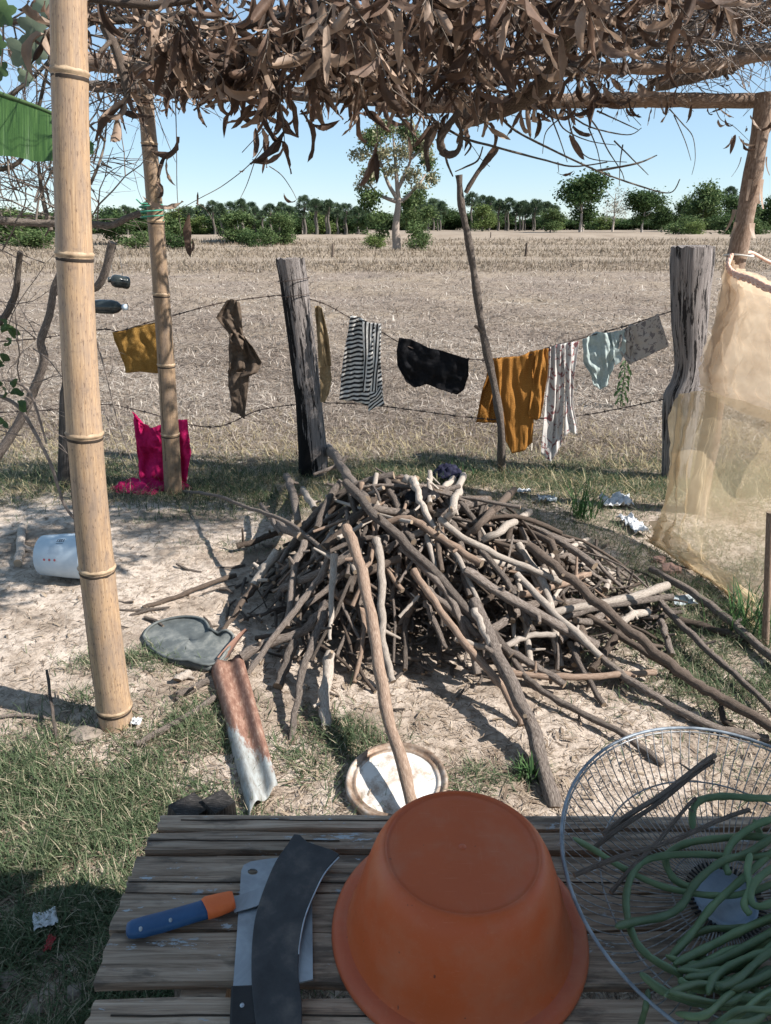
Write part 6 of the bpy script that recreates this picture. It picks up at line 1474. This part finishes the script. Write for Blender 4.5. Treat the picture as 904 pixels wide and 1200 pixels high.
NT = [ (680, 150, 58, 207, 'cr_dark', 'broad dark tree standing clear on the skyline right of the forked prop', .18), (752, 150, 40, 224, 'cr_dark', 'round dark tree on the skyline left of the stout post', .22),
 (645, 145, 28, 243, 'cr_mid', 'small green tree left of the broad dark one', .15), (775, 170, 26, 236, 'cr_dark', 'narrow dark tree behind the round one', .15), (822, 160, 46, 220, 'cr_mid', 'tall grey-green tree between the stout post and the timber post', .1),
 (800, 170, 26, 228, 'cr_mid', 'light thin tree left of the tall grey-green one', .1), (865, 150, 42, 232, 'cr_dark', 'dark dense tree just left of the timber post', .05), (905, 160, 40, 225, 'cr_dark', 'dark tree right of the timber post', .05),
 (565, 170, 30, 243, 'cr_light', 'yellow-green tree just right of the forked prop', .1), (486, 100, 30, 226, 'cr_mid', 'green tree close behind the pale-trunked one', .15), (330, 60, 36, 252, 'cr_mid', 'green bushy tree left of the burnt post', .0), (280, 62, 44, 250, 'cr_mid', 'spreading green tree between the bamboo and the burnt post', .05),
 (374, 120, 36, 250, 'cr_light', 'light green tree right above the burnt post', .05), (140, 60, 40, 252, 'cr_dark', 'dark tree seen between the two bamboo posts', .05), (20, 60, 70, 246, 'cr_mid', 'green tree behind the bare shrub at the left edge', .05), (200, 55, 44, 254, 'cr_mid', 'green tree right behind the slim bamboo', .05), (60, 75, 50, 250, 'cr_dark', 'dark tree behind the thick bamboo', .05)]
for px, D, w, top, k, lb, g in NT: tree(px, D, w, top, k, lb, g, grp='trees standing out before the thicket')
tree(718, 165, 34, 212, 'grey', 'pale grey nearly leafless tree between two dark ones', .2, grp='trees standing out before the thicket')
tree(683, 165, 30, 202, 'grey', 'pale feathery tree top behind the broad dark tree', .4, grp='trees standing out before the thicket')
BS = [(294, 55, 30, 268, 'cr_dark', 'dark round bush at the left field edge'), (318, 56, 30, 264, 'cr_mid', 'tallest green bush left of the burnt post'), (210, 50, 34, 266, 'cr_dark', 'dark bush right of the slim bamboo'), (440, 50, 30, 272, 'cr_light', 'bright green bush left of the pale trunk'), (796, 110, 44, 250, 'cr_mid', 'big green bush left of the stout post top'), (812, 105, 26, 256, 'cr_light', 'yellow-green bush beside the big one'), (855, 110, 50, 246, 'cr_dark', 'dark bush behind the stout post'), (892, 100, 36, 254, 'cr_mid', 'grassy green bush right of the timber post'), (488, 46, 30, 268, 'cr_mid', 'green shrub at the foot of the pale-trunked tree'), (160, 50, 40, 268, 'cr_mid', 'green bush between the bamboo posts'), (30, 48, 50, 270, 'cr_mid', 'green bush behind the bare shrub'), (340, 130, 24, 258, 'cr_light', 'light bush behind the burnt post')]
for px, D, w, top, k, lb in BS: tree(px, D, w, top, k, lb, 0, 'bush', 'bushes round the field', True)
def big_tree():
    D = 42.; f = foot(465, D); e = empty('gum_tree', 'tall pale-trunked tree with thin rusty foliage standing alone in the field', 'tree', loc=f); k = ppm(D)*1.0
    def W(px, py, dy=0): p = atY(px, py, D); return Vector((p.x-f.x, dy, p.z-f.z))
    mb = MB(); mb.tube(smooth_path([W(465, 300), W(465, 285), W(464, 265), W(467, 240), W(466, 220)], 4), [.27-.010*i for i in range(17)], 14, True, wob=.08, u0=.1)
    L = [[(466, 222), (475, 205), (482, 185), (484, 165)], [(465, 232), (455, 215), (448, 195), (442, 175)], [(466, 222), (464, 195), (462, 170), (460, 148)], [(467, 240), (480, 228), (492, 215), (500, 203)], [(464, 236), (452, 232), (440, 225), (430, 210)], [(448, 195), (438, 185), (428, 178)], [(482, 185), (492, 175), (496, 160)]]
    for P in L: pts = smooth_path([W(x, y, rnd.uniform(-.5, .5)*i/3) for i, (x, y) in enumerate(P)], 4); mb.tube(pts, [.12*(1-.8*i/len(pts)) for i in range(len(pts))], 7)
    mb.build('trunk', 'bark', e)
    rng = np.random.default_rng(3); bl = []
    for (x, y, w) in ((440, 165, 15), (455, 152, 14), (475, 152, 15), (488, 168, 15), (430, 182, 12), (450, 180, 14), (470, 178, 16), (495, 190, 12), (500, 208, 10), (440, 205, 12), (430, 218, 10), (480, 205, 14), (460, 200, 12), (436, 240, 12), (430, 262, 12), (450, 272, 11), (482, 270, 12), (496, 250, 11), (475, 238, 12), (488, 222, 11), (445, 255, 12), (480, 255, 10), (440, 232, 14)):
        x = 465+(x-465)*1.18; p = W(x, y, rng.uniform(-1.2, 1.2)); s = w*k*.8; bl.append((p.x, p.y, p.z, s, s, s*.75))
    n = 8000; P = leaf_cloud(n, bl, .10, rng); low = P[:, 2] < (atY(465, 222, D).z-f.z); 
    o = link('crown', cloud_mesh('crown', P[~low], .085, rng.random((~low).sum()), 'cr_olive', rng), e); o2 = link('lower_crown', cloud_mesh('lower_crown', P[low], .09, rng.random(low.sum()), 'cr_mid', rng), e)
    P2 = leaf_cloud(3500, bl[7:10]+bl[2:4]+bl[:2], .1, rng); link('green_crown', cloud_mesh('green_crown', P2, .08, rng.random(3500), 'cr_mid', rng), e)
big_tree()
# small posts in the field
for px, py, D, lb in ((616, 297, 38, 'small dark stump post in the field beyond the forked prop'), (575, 268, 90, 'tiny dark stump far out in the field'), (390, 300, 38, 'tiny stump far out behind the burnt post')):
    f = foot(px, D); mb = MB(); mb.tube([f-f, Vector((.02, 0, .3)), Vector((.01, 0, .62))], [.07, .06, .05], 8, True, wob=.1); tag(mb.build('field_stump', 'darkwood', None, f), lb, 'stump')

# ------------------------------------------------------------------ straw, litter and grass (real geometry, too many to count)
def field_straw():
    n = 175000; y0, y1 = 4.75, 34.
    u = rg.random(n); y = 1/(1/y0-u*(1/y0-1/y1)); x = (rg.random(n)-.5)*1.35*(y*.93+.6)
    k = np.clip(y/5, 1, 6); base = np.stack([x, y, gh(x, y)+.004*k], 1)
    az = rg.random(n)*6.283; L = rg.uniform(.05, .17, n)*k**.55; W = rg.uniform(.003, .0075, n)*k**.8; lift = rg.normal(.08, .28, n)*k**.25; lift = np.clip(lift, -.05, 1.2); droop = lift*1.7+rg.normal(0, .15, n)
    tone = np.clip(rg.normal(.38, .27, n)+.10*np.sin(x*1.3+y*.7)+.08*np.sin(y*2.1+x*.4), 0, 1); strips('field_straw', base, az, L, W, lift, droop, tone, 'straw', 2)
    n = 9000; u = rg.random(n); y = 1/(1/4.8-u*(1/4.8-1/27.)); x = (rg.random(n)-.5)*1.35*(y*.93+.6); k = np.clip(y/5, 1, 6)   # standing stubble
    base = np.stack([x, y, gh(x, y)], 1); strips('field_stubble', base, rg.random(n)*6.28, rg.uniform(.03, .09, n)*k**.3, rg.uniform(.004, .008, n)*k**.7, rg.uniform(.7, 1.5, n), rg.normal(.2, .3, n), np.clip(rg.normal(.45, .25, n), 0, 1), 'straw', 2)
    # dry grass on the low banks
    P = []
    for c, ph, k_ in ((27.5, 0, .05), (39, 1, .03), (62, 2, .02)):
        m = 14000; x = (rg.random(m)-.5)*1.4*c; y = c+1.2*np.sin(x*k_+ph)+rg.normal(-.3, .9, m)*(c/27.5); P.append(np.stack([x, y, gh(x, y)], 1))
    m = 16000; y = rg.uniform(26, 62, m); x = (rg.random(m)-.5)*1.4*y; P.append(np.stack([x, y, gh(x, y)], 1))
    P = np.concatenate(P); n = len(P); s = P[:, 1]/27.5
    strips('bank_grass', P, rg.random(n)*6.28, rg.uniform(.08, .26, n)*s**.4, rg.uniform(.015, .03, n)*s, rg.uniform(.5, 1.5, n), rg.uniform(.2, 1.2, n), np.clip(rg.normal(.5, .27, n), 0, 1), 'bankgrass', 2)
field_straw()
def blob(px, py, rx, ry): p = gnd(px, py); return (p.x, p.y, rx, ry)
GB = [(-1.0, 4.5, 1.6, .34, 1.5), (.3, 4.42, 1.2, .40, 2.2), (1.4, 4.25, .8, .42, 1.7), (1.05, 3.75, .40, .45, 2.2), (1.25, 3.1, .35, .40, 1.8), (1.35, 2.6, .45, .25, 1.8), (1.75, 2.2, .5, .4, 1.2), (-.3, 3.9, .7, .2, 1.4), (1.7, 3.2, .5, .6, 1.3), (-2.2, 4.2, .6, .3, .9)]
def addb(px, py, rx, ry, w): b = blob(px, py, rx, ry); GB.append((*b, w))
addb(60, 905, .28, .16, 1.3); addb(150, 900, .16, .12, .9); addb(80, 970, .40, .20, 1.4); addb(90, 1080, .35, .2, .9); addb(0, 1150, .3, .3, .6); addb(395, 870, .13, .11, 2.0); addb(300, 905, .06, .05, .35); addb(160, 775, .16, .06, 1.8); addb(175, 610, .12, .05, 2.0)
addb(245, 850, .14, .12, 1.2); addb(290, 640, .25, .10, .5); addb(120, 820, .12, .06, .5); addb(640, 640, .3, .3, 2.2); addb(690, 650, .25, .25, .7); addb(720, 690, .22, .12, .7); addb(860, 790, .28, .18, 2.0); addb(560, 915, .10, .07, .3); addb(620, 905, .04, .03, 1.4); addb(730, 790, .12, .08, .5); addb(60, 575, .4, .12, .8)
GB = np.array(GB)
def gmask(x, y):
    m = np.zeros_like(x)
    for cx, cy, rx, ry, w in GB: m = np.maximum(m, w*np.exp(-((x-cx)/rx)**2-((y-cy)/ry)**2))
    nz = .5+.5*np.sin(x*9+2*np.sin(y*7))*np.sin(y*11+1.7*np.sin(x*5+1)); n2 = .5+.5*np.sin(x*23+3*np.sin(y*13+1))*np.sin(y*19+2*np.sin(x*17)); return m*(.12+.8*nz+.35*n2)*np.clip(.3+1.6*nz, 0, 1)
def sample(n, ymin, ymax, fn):
    out = []
    tot = 0
    while tot < n:
        m = 60000; u = rg.random(m); y = 1/(1/ymin-u*(1/ymin-1/ymax)); x = (rg.random(m)-.5)*1.45*(y*.93+.6); keep = rg.random(m) < fn(x, y); p = np.stack([x[keep], y[keep]], 1); out.append(p); tot += len(p)
    P = np.concatenate(out)[:n]; return P[:, 0], P[:, 1]
def green():
    x, y = sample(85000, .9, 5.2, gmask); n = len(x)
    base = np.stack([x, y, gh(x, y)], 1); strips('grass', base, rg.random(n)*6.28, rg.uniform(.018, .07, n), rg.uniform(.0016, .0036, n), rg.uniform(.15, 1.3, n), rg.uniform(.1, 1.3, n), np.clip(rg.normal(.5, .27, n), 0, 1), 'grass', 3)
    x, y = sample(34000, 3.7, 5.4, lambda x, y: np.clip(np.exp(-((y-4.42-.1*np.sin(x*2))/.36)**2)*(.35+.65*(np.sin(x*4+y*3)*np.sin(y*6-x*2) > -.35)), 0, 1)); n = len(x)
    base = np.stack([x, y, gh(x, y)], 1); strips('fence_grass', base, rg.random(n)*6.28, rg.uniform(.03, .10, n), rg.uniform(.002, .0042, n), rg.uniform(.2, 1.4, n), rg.uniform(.1, 1.3, n), np.clip(rg.normal(.42, .25, n), 0, 1), 'grass', 3)
    x, y = sample(26000, 3.9, 7.5, lambda x, y: np.exp(-((y-4.9)/.8)**2)*.9); n = len(x)
    base = np.stack([x, y, gh(x, y)], 1); strips('dry_grass', base, rg.random(n)*6.28, rg.uniform(.04, .14, n), rg.uniform(.002, .005, n), rg.uniform(.1, 1.0, n), rg.uniform(.2, 1.2, n), rg.random(n), 'drygrass', 3)
    f = lambda x, y: .30+.7*np.clip(gmask(x, y), 0, 1)+.35*np.exp(-((y-4.0)/.6)**2)
    x, y = sample(90000, .8, 5.0, f); n = len(x)
    base = np.stack([x, y, gh(x, y)+.003], 1); strips('straw_litter', base, rg.random(n)*6.28, rg.uniform(.008, .06, n)*rg.uniform(.4, 1, n), rg.uniform(.0012, .004, n), rg.uniform(-.05, .3, n), rg.uniform(.0, .5, n), np.clip(rg.normal(.5, .28, n), 0, 1), 'litter', 2)
    # fallen dry leaves
    n = 1500; x, y = sample(n, 1.2, 4.6, lambda x, y: np.full_like(x, .5)); base = np.stack([x, y, gh(x, y)+.006], 1)
    strips('fallen_leaves', base, rg.random(n)*6.28, rg.uniform(.02, .055, n), rg.uniform(.004, .010, n), rg.uniform(0, .5, n), rg.uniform(.1, 1, n), rg.uniform(.3, .8, n), 'litter', 3)
green()
def tuft(px, py, n, L, label, spread=.03, name='grass_tuft', mat='deepgrass'):
    c = gnd(px, py); b = np.stack([rg.normal(0, spread, n)+c.x, rg.normal(0, spread, n)+c.y, np.full(n, c.z)], 1); o = strips(name, b, rg.random(n)*6.28, rg.uniform(L*.5, L, n), rg.uniform(.004, .008, n), rg.uniform(.9, 1.5, n), rg.uniform(.1, 1.1, n), rg.random(n), mat, 4, kind=None); tag(o, label, 'grass tuft')
tuft(684, 607, 60, .34, 'tall green grass tuft right of the firewood heap', .035)
tuft(880, 735, 90, .22, 'green grass tuft by the foot of the net', .06)
tuft(620, 912, 24, .09, 'little green tuft beside the split foot of the stout pole', .015)
tuft(540, 560, 50, .14, 'low tuft behind the dark blue cloth', .08)
def weed():
    c = gnd(727, 478); e = empty('weed_plant', 'small leafy green weed growing in the stubble below the mint shirt', 'plant', loc=c); k = depth(c)/F; mb = MB(); mb.tube([(0, 0, 0), (.003, 0, .1), (0, 0, 58*k)], .004, 5); mb.build('stem', 'leafgreen', e)
    me = leaf_mesh(55, .1, .03); me.materials.append(M['leafgreen'])
    for i in range(34):
        a = i*2.4; z = (.1+.9*i/34)*56*k; put_leaf(e, Vector((0, 0, z)), Vector((math.cos(a), math.sin(a), .45)), 0, rnd.uniform(.6, 1.0), me)
weed()
